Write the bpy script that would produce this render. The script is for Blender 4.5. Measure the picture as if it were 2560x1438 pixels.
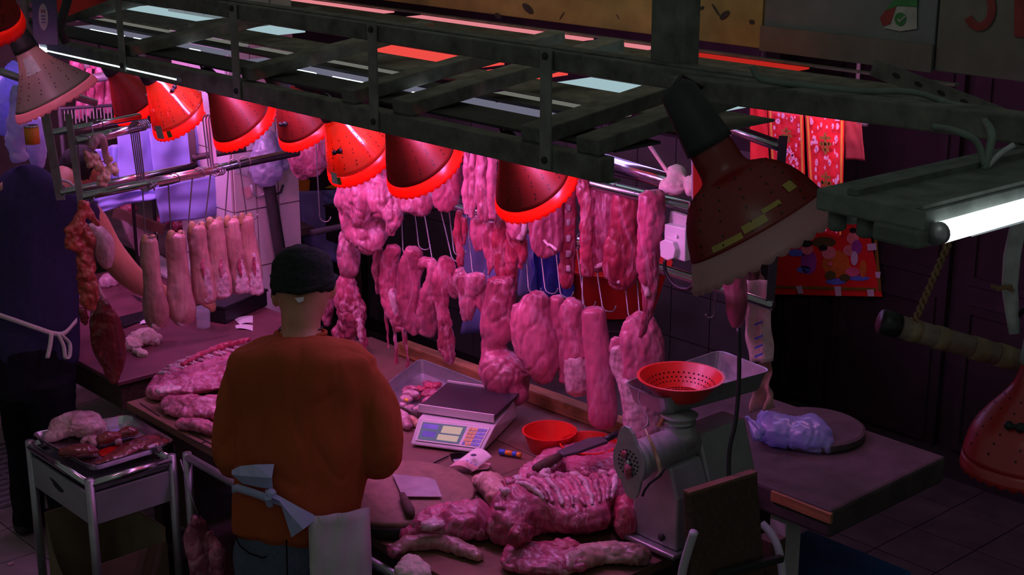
import bpy, bmesh, math, random
from mathutils import Vector, Matrix, noise
random.seed(7)
for _o in list(bpy.data.objects): bpy.data.objects.remove(_o)
S = bpy.context.scene
COL = S.collection
pi = math.pi

# ------------------------------------------------------------------ camera
FPX, CH, PITCH, YAW = 3740.0, 2.95, math.radians(16.8), math.radians(47.9)
cam_d = bpy.data.cameras.new('camera'); cam = bpy.data.objects.new('camera', cam_d); COL.objects.link(cam)
cam_d.sensor_width = 36.0; cam_d.lens = 36.0*FPX/2560.0; cam_d.clip_start = .05; cam_d.clip_end = 60
cam.location = (0, 0, CH); cam.rotation_euler = (pi/2-PITCH, 0, YAW)
S.camera = cam

# ------------------------------------------------------------------ world, exposure
w = bpy.data.worlds.new('world'); S.world = w; w.use_nodes = True
bg = w.node_tree.nodes['Background']; bg.inputs[0].default_value = (.90, 1.0, .96, 1); bg.inputs[1].default_value = .075
S.view_settings.view_transform = 'Standard'; S.view_settings.look = 'None'
S.view_settings.gamma = 1; S.view_settings.exposure = 0.0; S.view_settings.use_curve_mapping = False
LAMP_W = 1.35            # power of one meat lamp
LAMP_COL = (1.0, .27, 1.14)
TUBE_COL = (.62, .42, 1.0)

def area_light(name, loc, target, size, power, col, sy=None):
    l = bpy.data.lights.new(name, 'AREA'); l.energy = power; l.color = col; l.size = size
    l.shape = 'RECTANGLE'; l.size_y = sy or size
    o = bpy.data.objects.new(name, l); COL.objects.link(o); o.location = loc
    o.rotation_euler = (Vector(target)-Vector(loc)).to_track_quat('-Z', 'Y').to_euler()
    return o
# bodiless market hall lights: pale violet ones over the neighbouring stalls, a greenish one high over the aisle, two added fills
area_light('unseen_hall_light', (-6.05, 2.90, 2.08), (-6.7, 2.95, 1.45), 1.0, 10, (.86, .30, 1.0), .10)
area_light('unseen_hall_light', (-6.45, 3.05, 2.07), (-6.95, 3.2, 1.8), .4, 4, (1.0, .16, .62), .08)  # added fill that brightens the pink cuts on the far rail
area_light('unseen_hall_light', (-4.4, 4.3, 2.02), (-4.0, 3.5, .9), 1.6, 6, (.56, .34, 1.0), .10)
area_light('canopy_tube_light', (-4.1, 3.0, 2.07), (-4.1, 3.15, .8), 2.6, 9.5, (.80, .31, 1.0), .04).data.specular_factor = .35
area_light('unseen_hall_light', (-.8, .6, 3.9), (-3.6, 3.0, 1.2), 1.2, 1.7, (.80, 1.0, .90), .3)
area_light('unseen_hall_light', (-3.9, 3.3, 3.35), (-3.9, 4.56, 2.45), 2.2, 3.2, (1.0, .92, .72), .12)  # added unseen fill aimed at the yellow board to brighten it
area_light('unseen_hall_light', (-3.15, 4.62, 2.10), (-3.4, 5.4, 1.0), .5, 4.0, (1.0, .34, .72), .08)

# ------------------------------------------------------------------ pixel helpers (a pixel gives a direction; the plane gives the place)
_R = Vector((math.cos(YAW), math.sin(YAW), 0)); _Fh = Vector((-math.sin(YAW), math.cos(YAW), 0))
_F = _Fh*math.cos(PITCH)+Vector((0, 0, -math.sin(PITCH))); _U = _Fh*math.sin(PITCH)+Vector((0, 0, math.cos(PITCH)))
_C = Vector((0, 0, CH))
def ray(x, y): return _F+_R*((x-1280)/FPX)+_U*((719-y)/FPX)
def PZ(x, y, z): d = ray(x, y); return _C+d*((z-CH)/d.z)
def PY(x, y, Y): d = ray(x, y); return _C+d*(Y/d.y)
def PX(x, y, X): d = ray(x, y); return _C+d*(X/d.x)
def PD(x, y, t): return _C+ray(x, y)*t
def dep(p): return (Vector(p)-_C).dot(_F)
def Yp(Y): return lambda x, y: PY(x, y, Y)
def Xp(X): return lambda x, y: PX(x, y, X)
def Zp(Z): return lambda x, y: PZ(x, y, Z)
def Dp(D): return lambda x, y: PD(x, y, D)

# ------------------------------------------------------------------ materials
MATS = {}
def new_mat(name):
    m = bpy.data.materials.new(name); m.use_nodes = True; nt = m.node_tree; nt.nodes.clear()
    out = nt.nodes.new('ShaderNodeOutputMaterial'); b = nt.nodes.new('ShaderNodeBsdfPrincipled')
    nt.links.new(b.outputs[0], out.inputs[0]); MATS[name] = m
    return m, nt, b, out
def coords(nt, scale=(1, 1, 1), rnd=True):
    tc = nt.nodes.new('ShaderNodeTexCoord'); mp = nt.nodes.new('ShaderNodeMapping'); mp.inputs['Scale'].default_value = scale
    if rnd:
        oi = nt.nodes.new('ShaderNodeObjectInfo'); ml = nt.nodes.new('ShaderNodeMath'); ml.operation = 'MULTIPLY'; ml.inputs[1].default_value = 37.
        ad = nt.nodes.new('ShaderNodeVectorMath'); ad.operation = 'ADD'
        nt.links.new(oi.outputs['Random'], ml.inputs[0]); nt.links.new(tc.outputs['Object'], ad.inputs[0]); nt.links.new(ml.outputs[0], ad.inputs[1])
        nt.links.new(ad.outputs[0], mp.inputs[0])
    else: nt.links.new(tc.outputs['Object'], mp.inputs[0])
    return mp
def tex_noise(nt, mp, scale, detail=5, rough=.6, dist=0.):
    n = nt.nodes.new('ShaderNodeTexNoise'); n.inputs['Scale'].default_value = scale; n.inputs['Detail'].default_value = detail
    n.inputs['Roughness'].default_value = rough; n.inputs['Distortion'].default_value = dist
    nt.links.new(mp.outputs[0], n.inputs['Vector']); return n
def ramp(nt, src, stops):
    r = nt.nodes.new('ShaderNodeValToRGB'); e = r.color_ramp.elements
    while len(e) < len(stops): e.new(.5)
    for k, (p, c) in enumerate(stops): e[k].position = p; e[k].color = (*c, 1)
    nt.links.new(src, r.inputs[0]); return r
def bump(nt, src, b, strength=.4, dist=.01):
    bp = nt.nodes.new('ShaderNodeBump'); bp.inputs['Strength'].default_value = strength; bp.inputs['Distance'].default_value = dist
    nt.links.new(src, bp.inputs['Height']); nt.links.new(bp.outputs[0], b.inputs['Normal'])
def mat(name, col, rough=.6, metal=0., var=.25, scale=12, bmp=.15, spec=.5, trans=0., alpha=1., emit=None, stretch=(1, 1, 1), bdist=.004):
    m, nt, b, out = new_mat(name)
    mp = coords(nt, stretch); n = tex_noise(nt, mp, scale)
    lo = tuple(c*(1-var) for c in col); hi = tuple(min(1, c*(1+var)) for c in col)
    r = ramp(nt, n.outputs[0], [(.3, lo), (.7, hi)]); nt.links.new(r.outputs[0], b.inputs['Base Color'])
    b.inputs['Roughness'].default_value = rough; b.inputs['Metallic'].default_value = metal
    b.inputs['Specular IOR Level'].default_value = spec
    if trans: b.inputs['Transmission Weight'].default_value = trans
    if alpha < 1: b.inputs['Alpha'].default_value = alpha
    if emit: b.inputs['Emission Color'].default_value = (*emit[0], 1); b.inputs['Emission Strength'].default_value = emit[1]
    if bmp: bump(nt, n.outputs[0], b, bmp, bdist)
    return m
def meat_mat(name, dark, mid, fat, fatpos=.62, scale=16, stretch=(1, 1, .45), rough=.42, bmp=.6, contrast=.1, sinew=.5):
    m, nt, b, out = new_mat(name)
    mp = coords(nt, stretch); n = tex_noise(nt, mp, scale, 6, .62, .9); mp2 = coords(nt, (1, 1, 1)); n2 = tex_noise(nt, mp2, scale*.45, 3, .5, .4)
    base = ramp(nt, n2.outputs[0], [(.36, tuple(c*.62 for c in dark)), (.62, mid)])
    fr = ramp(nt, n.outputs[0], [(fatpos-contrast, (0, 0, 0)), (fatpos+contrast, (1, 1, 1))])
    mx = nt.nodes.new('ShaderNodeMixRGB'); nt.links.new(fr.outputs[0], mx.inputs[0]); nt.links.new(base.outputs[0], mx.inputs[1]); mx.inputs[2].default_value = (*fat, 1)
    # pale sinew lines and fine muscle grain
    mp3 = coords(nt, (1, 1, stretch[2]*.7)); nl = tex_noise(nt, mp3, scale*.55, 4, .55, 1.6)
    lr = ramp(nt, nl.outputs[0], [(.465, (0, 0, 0)), (.50, (sinew,)*3), (.535, (0, 0, 0))])
    mx2 = nt.nodes.new('ShaderNodeMixRGB'); nt.links.new(lr.outputs[0], mx2.inputs[0]); nt.links.new(mx.outputs[0], mx2.inputs[1]); mx2.inputs[2].default_value = (*fat, 1)
    mp4 = coords(nt, (1, 1, .16)); ng = tex_noise(nt, mp4, scale*7, 3, .6); gr_ = ramp(nt, ng.outputs[0], [(.35, (.68, .68, .68)), (.6, (1, 1, 1))])
    mx3 = nt.nodes.new('ShaderNodeMixRGB'); mx3.blend_type = 'MULTIPLY'; mx3.inputs[0].default_value = .7; nt.links.new(mx2.outputs[0], mx3.inputs[1]); nt.links.new(gr_.outputs[0], mx3.inputs[2])
    nt.links.new(mx3.outputs[0], b.inputs['Base Color'])
    b.inputs['Roughness'].default_value = rough; b.inputs['Coat Weight'].default_value = .35; b.inputs['Coat Roughness'].default_value = .22
    n3 = tex_noise(nt, mp, scale*3, 4, .6)
    ad = nt.nodes.new('ShaderNodeMath'); ad.operation = 'ADD'; nt.links.new(n.outputs[0], ad.inputs[0]); nt.links.new(n3.outputs[0], ad.inputs[1])
    bump(nt, ad.outputs[0], b, bmp, .006)
    return m
def thin_mat(name, col, tr=.5, rough=.5, col2=None, gloss=.12):
    """thin plastic or cloth: diffuse + translucent"""
    m = bpy.data.materials.new(name); m.use_nodes = True; nt = m.node_tree; nt.nodes.clear(); MATS[name] = m
    out = nt.nodes.new('ShaderNodeOutputMaterial'); d = nt.nodes.new('ShaderNodeBsdfDiffuse'); t = nt.nodes.new('ShaderNodeBsdfTranslucent')
    g = nt.nodes.new('ShaderNodeBsdfGlossy'); g.inputs['Roughness'].default_value = rough
    mp = coords(nt); n = tex_noise(nt, mp, 9); r = ramp(nt, n.outputs[0], [(.3, tuple(c*.85 for c in col)), (.7, col)])
    nt.links.new(r.outputs[0], d.inputs[0]); t.inputs[0].default_value = (*(col2 or col), 1)
    m1 = nt.nodes.new('ShaderNodeMixShader'); m1.inputs[0].default_value = tr; nt.links.new(d.outputs[0], m1.inputs[1]); nt.links.new(t.outputs[0], m1.inputs[2])
    m2 = nt.nodes.new('ShaderNodeMixShader'); m2.inputs[0].default_value = gloss; nt.links.new(m1.outputs[0], m2.inputs[1]); nt.links.new(g.outputs[0], m2.inputs[2])
    nt.links.new(m2.outputs[0], out.inputs[0]); return m
def emis(name, col, s):
    m = bpy.data.materials.new(name); m.use_nodes = True; nt = m.node_tree; nt.nodes.clear(); MATS[name] = m
    out = nt.nodes.new('ShaderNodeOutputMaterial'); e = nt.nodes.new('ShaderNodeEmission'); e.inputs[0].default_value = (*col, 1); e.inputs[1].default_value = s
    nt.links.new(e.outputs[0], out.inputs[0]); return m

meat_mat('meat', (.500, .060, .125), (.640, .115, .225), (.780, .360, .500), .68)
meat_mat('meat_smooth', (.550, .090, .170), (.640, .140, .255), (.740, .300, .440), .78, 9, bmp=.3)
meat_mat('meat_red', (.420, .025, .060), (.560, .060, .120), (.700, .260, .380), .74)
meat_mat('meat_fatty', (.550, .100, .185), (.660, .180, .295), (.780, .400, .530), .64)
meat_mat('fat', (.66, .28, .36), (.74, .40, .48), (.82, .56, .62), .55, 14, bmp=.35)
meat_mat('pig_skin', (.54, .25, .22), (.62, .33, .29), (.70, .44, .42), .62, 10, bmp=.12, sinew=.15)
meat_mat('raw_bone', (.62, .30, .38), (.70, .46, .52), (.78, .62, .66), .55, 24, bmp=.3)
meat_mat('liver', (0.170, 0.020, 0.022), (0.240, 0.035, 0.035), (0.340, 0.090, 0.070), .75, 8, bmp=.08, rough=.22, sinew=.2)
meat_mat('lung', (0.400, 0.030, 0.020), (0.580, 0.080, 0.050), (0.550, 0.160, 0.100), .66, 18, bmp=.5)
meat_mat('stomach', (0.600, 0.280, 0.300), (0.700, 0.380, 0.400), (0.800, 0.550, 0.600), .55, 10, bmp=.25, sinew=.2)
meat_mat('gut', (0.620, 0.180, 0.120), (0.700, 0.320, 0.200), (0.820, 0.560, 0.400), .52, 20, bmp=.4)
meat_mat('blood_cut', (0.320, 0.020, 0.046), (0.480, 0.050, 0.093), (0.620, 0.200, 0.310), .7, 22, bmp=.5)
mat('hoof', (.40, .24, .12), .5, var=.3)
mat('steel', (.62, .60, .62), .22, 1., .08, 30, .04)
mat('steel_dull', (.42, .41, .43), .40, .75, .15, 20, .08)
mat('cast_alu', (.46, .45, .47), .42, .35, .12, 25, .1)
mat('hook_steel', (.30, .28, .30), .35, .8, .1)
mat('iron_frame', (.150, .150, .125), .78, .1, .45, 14, .35)
mat('iron_dark', (.040, .040, .040), .7, .2, .3)
mat('iron_strap', (.24, .24, .21), .7, .2, .3)
mat('black_plastic', (.012, .012, .013), .42, 0, .2)
mat('dark_rubber', (.02, .022, .022), .6)
mat('sheath', (.10, .09, .10), .45, .5, .2)
mat('wood_dark', (.085, .045, .032), .75, 0, .35, 10, .3, stretch=(1, 6, 6))
mat('wood_beam', (.42, .19, .08), .6, 0, .35, 12, .3, stretch=(.5, 6, 6))
mat('counter_board', (.215, .105, .065), .62, 0, .25, 7, .2)
mat('counter_sheet', (.17, .085, .062), .6, 0, .25, 6, .12)
mat('table_sheet', (.18, .060, .075), .5, 0, .3, 5, .1)
mat('chop_wood', (.26, .15, .11), .7, 0, .22, 26, .3, stretch=(1, 1, 1))
mat('chop_bark', (.05, .03, .025), .85, 0, .4, 20, .6)
mat('stone_slab', (.075, .055, .055), .7, 0, .35, 9, .3)
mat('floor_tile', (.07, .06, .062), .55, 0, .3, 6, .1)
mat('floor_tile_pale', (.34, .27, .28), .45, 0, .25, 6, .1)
mat('grout', (.04, .035, .035), .9)
mat('wall_tile', (.72, .66, .66), .18, 0, .06, 3, .02)
mat('tile_grout', (.28, .20, .20), .8)
mat('dark_tile', (.10, .10, .10), .4, 0, .2, 5, .05)
mat('wall_dark', (.024, .018, .020), .7, 0, .3)
mat('wall_mid', (.20, .13, .13), .8, 0, .3, 4)
mat('door_brown', (.022, .015, .016), .6, 0, .35, 6, .15)
mat('yellow_board', (.32, .26, .09), .7, 0, .3, 5, .2)
mat('grey_board', (.125, .145, .155), .7, 0, .2, 5, .2)
mat('grey_board_warm', (.125, .12, .105), .7, 0, .25, 5, .2)
mat('sign_red', (.20, .022, .022), .6)
mat('sign_blue', (.05, .06, .13), .5)
mat('sign_white', (.30, .32, .30), .6)
mat('sign_green', (.02, .16, .04), .5)
mat('white_plastic', (.80, .76, .78), .35, 0, .05)
mat('dirty_white', (.55, .50, .50), .5, 0, .2)
mat('paper', (.85, .82, .86), .8, 0, .05)
mat('sticker', (.50, .56, .56), .5, 0, .15, 60)
mat('sticker_green', (.12, .20, .03), .4)
mat('tape_yellow', (.36, .26, .05), .4)
mat('yellow', (.90, .55, .03), .45)
mat('orange', (.90, .28, .03), .45)
mat('blue', (.05, .12, .65), .45)
mat('crate_blue', (.02, .12, .36), .5)
mat('cloth_blue', (.06, .08, .55), .9, 0, .3)
mat('towel', (.78, .58, .54), .95, 0, .15, 60, .5)
mat('rag_tan', (.36, .25, .17), .95, 0, .25, 30, .4)
mat('rag_dark', (.16, .10, .08), .95, 0, .25, 30, .4)
mat('sweater', (.40, .084, .030), .95, 0, .10, 220, .25, .15)
mat('jeans', (.085, .105, .15), .95, 0, .2, 120, .3, .2)
mat('navy_shirt', (.040, .036, .085), .95, 0, .12, 60, .2, .1)
mat('trousers_black', (.014, .012, .018), .95, 0, .2, 60, .2, .1)
mat('cap_black', (.026, .032, .028), .95, 0, .25, 90, .5, .1)
mat('skin', (.52, .24, .14), .55, 0, .12, 20, .08)
mat('hair', (.018, .013, .012), .8, 0, .3, 80, .4)
mat('eye_white', (.7, .68, .66), .2)
mat('shoe', (.03, .03, .03), .6)
mat('strap_pale', (.75, .62, .60), .9, 0, .1, 80)
mat('apron_strap_tan', (.62, .33, .22), .9, 0, .1)
mat('rope', (.26, .15, .08), .9, 0, .3, 60, .5)
mat('pole_tape', (.22, .15, .12), .45, 0, .4, 16, .2)
mat('pole_tape_tan', (.27, .19, .11), .55, 0, .3, 30, .3)
mat('cable_green', (.17, .22, .18), .6, 0, .25)
mat('cable_white', (.46, .48, .48), .6, 0, .25, 30, .3)
mat('socket_grey', (.26, .34, .32), .5, 0, .15)
mat('fixture_grey', (.13, .15, .13), .6, .2, .4, 18, .3)
mat('fixture_white', (.55, .57, .60), .4, .2, .1)
mat('red_plastic', (.72, .022, .014), .35, 0, .08)
mat('red_basin', (.55, .018, .012), .4, 0, .1)
mat('poster_red', (.74, .020, .016), .6, 0, .1, 4)
mat('banner_red', (.76, .025, .03), .5, 0, .12, 6)
mat('banner_foil', (.85, .50, .62), .3, .1, .3, 60, .3)
mat('gold', (.72, .38, .05), .4, .2)
mat('gold_dark', (.26, .17, .02), .5, .2)
mat('print_skin', (.72, .24, .24), .7); mat('print_orange', (.62, .17, .02), .7); mat('print_purple', (.32, .06, .34), .7)
mat('print_black', (.015, .012, .015), .7); mat('print_blue', (.12, .20, .72), .7); mat('print_green', (.10, .09, .02), .7); mat('print_pink', (.75, .14, .24), .7)
mat('note_pink', (.80, .42, .46), .7, 0, .15, 40); mat('note_white', (.84, .72, .76), .7, 0, .06, 40)
mat('scale_body', (.66, .60, .64), .4, 0, .06)
mat('scale_plate', (.045, .035, .042), .4, .2, .1)
mat('key_yellow', (.80, .50, .16), .5); mat('key_blue', (.20, .26, .75), .5)
mat('glass_clear', (.85, .85, .95), .12, 0, .02, 5, 0, alpha=.28)
mat('cardboard', (.20, .12, .08), .85, 0, .2, 8, .2)
mat('cart_panel', (.42, .40, .43), .5, .3, .2, 5, .1)
mat('box_tan', (.26, .18, .11), .85, 0, .2, 6, .2)
mat('banner_white', (.66, .56, .62), .5, 0, .1)
mat('grinder_metal', (.44, .43, .45), .36, .45, .12, 12, .05)
mat('hose_white', (.62, .56, .66), .35, 0, .05)
mat('blood_liquid', (.42, .01, .008), .08, 0, .2)
thin_mat('bag_white', (.72, .70, .98), .50, .35)
thin_mat('bag_blue', (.50, .54, .98), .50, .35)
thin_mat('sheet_lav', (.40, .44, .92), .25, .6, gloss=.05)
thin_mat('apron_blue', (.60, .64, .92), .25, .5, gloss=.06)
thin_mat('apron_white', (.72, .66, .66), .25, .55, gloss=.05)
thin_mat('shade_red', (.27, .012, .008), .035, .5, (1., .07, .03), gloss=.05)
thin_mat('shade_rim', (.80, .03, .015), .55, .3, (1., .09, .035), gloss=.08)
thin_mat('shade_red_lit', (.62, .06, .025), .20, .14, (1., .16, .05), gloss=.16)  # lighter copy of shade_red: outside lamplight put into its colour
thin_mat('shade_pale', (.34, .30, .28), .10, .4, (.80, .40, .40), gloss=.05)
thin_mat('shade_pale_rim', (.50, .34, .34), .5, .4, (.95, .50, .52), gloss=.05)
thin_mat('shade_dark', (.22, .012, .010), .04, .35, (.5, .03, .02), gloss=.06)
thin_mat('shade_skirt', (.80, .54, .56), .72, .4, (1., .72, .72), gloss=.04)
thin_mat('shade_off', (.55, .03, .035), .10, .3, (.7, .05, .03), gloss=.08)
emis('bulb', (1., .55, .75), 30.); emis('tube_on', (.72, .95, 1.0), 4.); emis('tube_near', (.86, .96, 1.0), 2.0)
emis('glow_white', (.55, .80, .86), .62); emis('glow_grey', (.34, .35, .30), .42); emis('glow_lav', (.30, .30, .42), .46)  # emission paints lamplight from below onto the roof strips
emis('glow_red', (1., .085, .07), .85); emis('glow_pink', (1., .30, .34), .75); emis('glow_dkred', (.80, .03, .02), .55); emis('glow_violet', (.30, .13, .55), .5)  # coloured lamp glow of the roof strips, painted as emission
emis('scale_screen', (.42, .34, .72), .30); emis('screen_glare', (1., .62, .60), .55)

# ------------------------------------------------------------------ objects
WL = {}
def _tag(o, label=None, cat=None, group=None, kind=None):
    if label: o['label'] = label
    if cat: o['category'] = cat
    if group: o['group'] = group
    if kind: o['kind'] = kind
    return o
def thing(name, loc, label, cat, group=None, kind=None):
    o = bpy.data.objects.new(name, None); COL.objects.link(o); o.location = loc; o.empty_display_size = .05
    WL[o] = Vector(loc); return _tag(o, label, cat, group, kind)
def link(name, me, material, parent=None, label=None, cat=None, group=None, kind=None, smooth=False):
    """me holds world coordinates: move its origin to its base, link it, parent it"""
    xs = [v.co for v in me.vertices]
    lo = Vector((min(v.x for v in xs), min(v.y for v in xs), min(v.z for v in xs))); hi = Vector((max(v.x for v in xs), max(v.y for v in xs), max(v.z for v in xs)))
    c = (lo+hi)/2; c.z = lo.z
    me.transform(Matrix.Translation(-c))
    o = bpy.data.objects.new(name, me); COL.objects.link(o); WL[o] = c
    if parent is not None: o.parent = parent; o.location = c-WL[parent]
    else: o.location = c
    if material: me.materials.append(MATS[material] if isinstance(material, str) else material)
    if smooth:
        for p in me.polygons: p.use_smooth = True
    return _tag(o, label, cat, group, kind)
class MB:
    """collects shapes into one mesh"""
    def __init__(s): s.v = []; s.f = []
    def add(s, vs, fs):
        n = len(s.v); s.v += [tuple(v) for v in vs]; s.f += [tuple(i+n for i in f) for f in fs]; return s
    def box(s, lo, hi, M=None):
        x0, y0, z0 = lo; x1, y1, z1 = hi
        vs = [Vector(p) for p in ((x0,y0,z0),(x1,y0,z0),(x1,y1,z0),(x0,y1,z0),(x0,y0,z1),(x1,y0,z1),(x1,y1,z1),(x0,y1,z1))]
        if M: vs = [M@v for v in vs]
        return s.add(vs, [(3,2,1,0),(4,5,6,7),(0,1,5,4),(1,2,6,5),(2,3,7,6),(3,0,4,7)])
    def beam(s, a, b, wd, ht, up=(0, 0, 1)):
        a, b, up = Vector(a), Vector(b), Vector(up); t = (b-a).normalized(); sd = t.cross(up).normalized()*wd/2; u = sd.cross(t).normalized()*ht/2
        vs = [p+i*sd+j*u for p in (a, b) for i, j in ((-1,-1),(1,-1),(1,1),(-1,1))]
        return s.add(vs, [(3,2,1,0),(4,5,6,7),(0,1,5,4),(1,2,6,5),(2,3,7,6),(3,0,4,7)])
    def tube(s, pts, r, n=10, r1=None):
        pts = [Vector(p) for p in pts]; m = len(pts); vs = []; fs = []
        t0 = (pts[1]-pts[0]).normalized(); sd = t0.cross(Vector((0, 0, 1)) if abs(t0.z) < .9 else Vector((0, 1, 0))).normalized()
        for i, p in enumerate(pts):
            t = (pts[min(i+1, m-1)]-pts[max(i-1, 0)]).normalized(); sd = (sd-t*sd.dot(t)).normalized(); u = t.cross(sd)
            rr = (r[i] if isinstance(r, (list, tuple)) else (r if r1 is None else r+(r1-r)*i/(m-1)))
            vs += [p+(sd*math.cos(2*pi*k/n)+u*math.sin(2*pi*k/n))*rr for k in range(n)]
        for i in range(m-1):
            for k in range(n): fs.append((i*n+k, i*n+(k+1) % n, (i+1)*n+(k+1) % n, (i+1)*n+k))
        fs += [tuple(range(n-1, -1, -1)), tuple((m-1)*n+k for k in range(n))]
        return s.add(vs, fs)
    def lathe(s, prof, o=(0, 0, 0), axis=(0, 0, 1), n=24, cap=(True, True), wav=None):
        """prof: (radius, height along axis)"""
        o = Vector(o); a = Vector(axis).normalized(); sd = a.cross(Vector((1, 0, 0)) if abs(a.x) < .9 else Vector((0, 1, 0))).normalized(); u = a.cross(sd)
        vs = []; fs = []
        for j, (r, h) in enumerate(prof):
            for k in range(n):
                th = 2*pi*k/n; hh = h+(wav(j, th) if wav else 0)
                vs.append(o+a*hh+(sd*math.cos(th)+u*math.sin(th))*r)
        for j in range(len(prof)-1):
            for k in range(n): fs.append((j*n+k, j*n+(k+1) % n, (j+1)*n+(k+1) % n, (j+1)*n+k))
        if cap[0]: fs.append(tuple(range(n-1, -1, -1)))
        if cap[1]: fs.append(tuple((len(prof)-1)*n+k for k in range(n)))
        return s.add(vs, fs)
    def ball(s, c, r, n=12, m=8, M=None):
        c = Vector(c); rr = r if isinstance(r, (tuple, list, Vector)) else (r, r, r); vs = []; fs = []
        for j in range(m+1):
            ph = pi*j/m
            for k in range(n):
                th = 2*pi*k/n; q = Vector((math.sin(ph)*math.cos(th)*rr[0], math.sin(ph)*math.sin(th)*rr[1], math.cos(ph)*rr[2]))
                vs.append(c+(M@q if M else q))
        for j in range(m):
            for k in range(n): fs.append((j*n+k, (j+1)*n+k, (j+1)*n+(k+1) % n, j*n+(k+1) % n))
        return s.add(vs, fs)
    def prism(s, poly, d):
        """flat polygon (3D points) pushed along d"""
        poly = [Vector(p) for p in poly]; n = len(poly); d = Vector(d)
        return s.add(poly+[p+d for p in poly], [tuple(range(n-1, -1, -1)), tuple(range(n, 2*n))]+[(k, (k+1) % n, n+(k+1) % n, n+k) for k in range(n)])
    def rings(s, R, cap=True):
        n = len(R[0]); vs = [p for r in R for p in r]; fs = []
        for i in range(len(R)-1):
            for k in range(n): fs.append((i*n+k, i*n+(k+1) % n, (i+1)*n+(k+1) % n, (i+1)*n+k))
        if cap: fs += [tuple(range(n-1, -1, -1)), tuple((len(R)-1)*n+k for k in range(n))]
        return s.add(vs, fs)
    def me(s, name='m', clean=True):
        m = bpy.data.meshes.new(name); m.from_pydata(s.v, [], s.f); m.validate()
        bm = bmesh.new(); bm.from_mesh(m)
        if clean: bmesh.ops.remove_doubles(bm, verts=bm.verts, dist=1e-5)
        bmesh.ops.recalc_face_normals(bm, faces=bm.faces); bm.to_mesh(m); bm.free(); return m
    def obj(s, name, material, parent=None, label=None, cat=None, group=None, kind=None, smooth=False, bevel=0, clean=True):
        o = link(name, s.me(name, clean), material, parent, label, cat, group, kind, smooth)
        if bevel:
            b = o.modifiers.new('bevel', 'BEVEL'); b.width = bevel; b.segments = 2; b.limit_method = 'ANGLE'
        return o
def catmull(rows, sub=4):
    n = len(rows); out = []
    for i in range(n-1):
        p0, p1, p2, p3 = rows[max(i-1, 0)], rows[i], rows[i+1], rows[min(i+2, n-1)]
        for k in range(sub):
            t = k/sub
            out.append(tuple(.5*(2*b+(c-a)*t+(2*a-5*b+4*c-d)*t*t+(3*b-a-3*c+d)*t**3) for a, b, c, d in zip(p0, p1, p2, p3)))
    out.append(tuple(rows[-1])); return out
FAT = [1.0]
def loft(mb, rows, pl, ratio=.75, n=14, sub=4, sq=1.0):
    """rows (x, y, half width in pixels[, metres further from the camera]) -> closed tapering solid standing in plane pl"""
    rows = [tuple(r)+(0.,)*(4-len(r)) for r in rows]; rows = catmull(rows, sub)
    c = []; rad = []
    for x, y, h, dd in rows:
        p = pl(x, y); v = (p-_C).normalized(); p = p+v*dd; c.append(p); rad.append(max(h, .6)*FAT[0]*dep(p)/FPX)
    R = []; m = len(c)
    for i in range(m):
        t = (c[min(i+1, m-1)]-c[max(i-1, 0)]).normalized(); v = (c[i]-_C).normalized()
        if abs(t.dot(v)) > .97: t = (t+Vector((0, 0, -.3))).normalized()
        sd = t.cross(v).normalized(); nn = sd.cross(t).normalized()
        ring = []
        for k in range(n):
            a = 2*pi*k/n; ca, sa = math.cos(a), math.sin(a)
            if sq != 1.0: ca = math.copysign(abs(ca)**sq, ca); sa = math.copysign(abs(sa)**sq, sa)
            ring.append(c[i]+sd*rad[i]*ca+nn*rad[i]*ratio*sa)
        R.append(ring)
    # round the ends
    for end in (0, -1):
        i = 0 if end == 0 else m-1; j = 1 if end == 0 else m-2
        t = (c[i]-c[j]).normalized(); cap = [c[i]+(p-c[i])*.6+t*rad[i]*.28 for p in R[end]]
        if end == 0: R.insert(0, cap)
        else: R.append(cap)
    mb.rings(R); return mb
def lay(mb, rows, z0, n=14, sub=4, lift=.8):
    """rows (x, y, half width m, half height m): lies on height z0"""
    rows = catmull([tuple(r) for r in rows], sub); R = []; c = [PZ(x, y, z0) for x, y, a, b in rows]; m = len(c)
    for i in range(m):
        t = (c[min(i+1, m-1)]-c[max(i-1, 0)]); t.z = 0; t.normalize(); sd = t.cross(Vector((0, 0, 1))); a, b = max(rows[i][2], .003), max(rows[i][3], .003)
        R.append([c[i]+sd*a*math.cos(2*pi*k/n)+Vector((0, 0, b*lift+b*math.sin(2*pi*k/n))) for k in range(n)])
    for end in (0, -1):
        i = 0 if end == 0 else m-1; j = 1 if end == 0 else m-2
        t = (c[i]-c[j]); t.z = 0; t.normalize(); q = c[i]+Vector((0, 0, rows[i][3]*lift)); cap = [q+(p-q)*.6+t*rows[i][2]*.3 for p in R[end]]
        if end == 0: R.insert(0, cap)
        else: R.append(cap)
    mb.rings(R); return mb
TEX = {}
def clouds(size):
    if size not in TEX:
        t = bpy.data.textures.new('clouds_%g' % size, 'CLOUDS'); t.noise_scale = size; t.noise_depth = 2; TEX[size] = t
    return TEX[size]
ORG = []
def organic(o, voxel=.007, d1=.012, s1=.05, d2=.004, s2=.016, smooth=2, grain=None, crease=1.):
    ORG.append((o, d1, s1, d2, s2, grain, crease))
    if voxel:
        r = o.modifiers.new('remesh', 'REMESH'); r.mode = 'VOXEL'; r.voxel_size = voxel; r.use_smooth_shade = True
    if smooth:
        sm = o.modifiers.new('smooth', 'SMOOTH'); sm.iterations = smooth; sm.factor = .5
    return o
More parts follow.
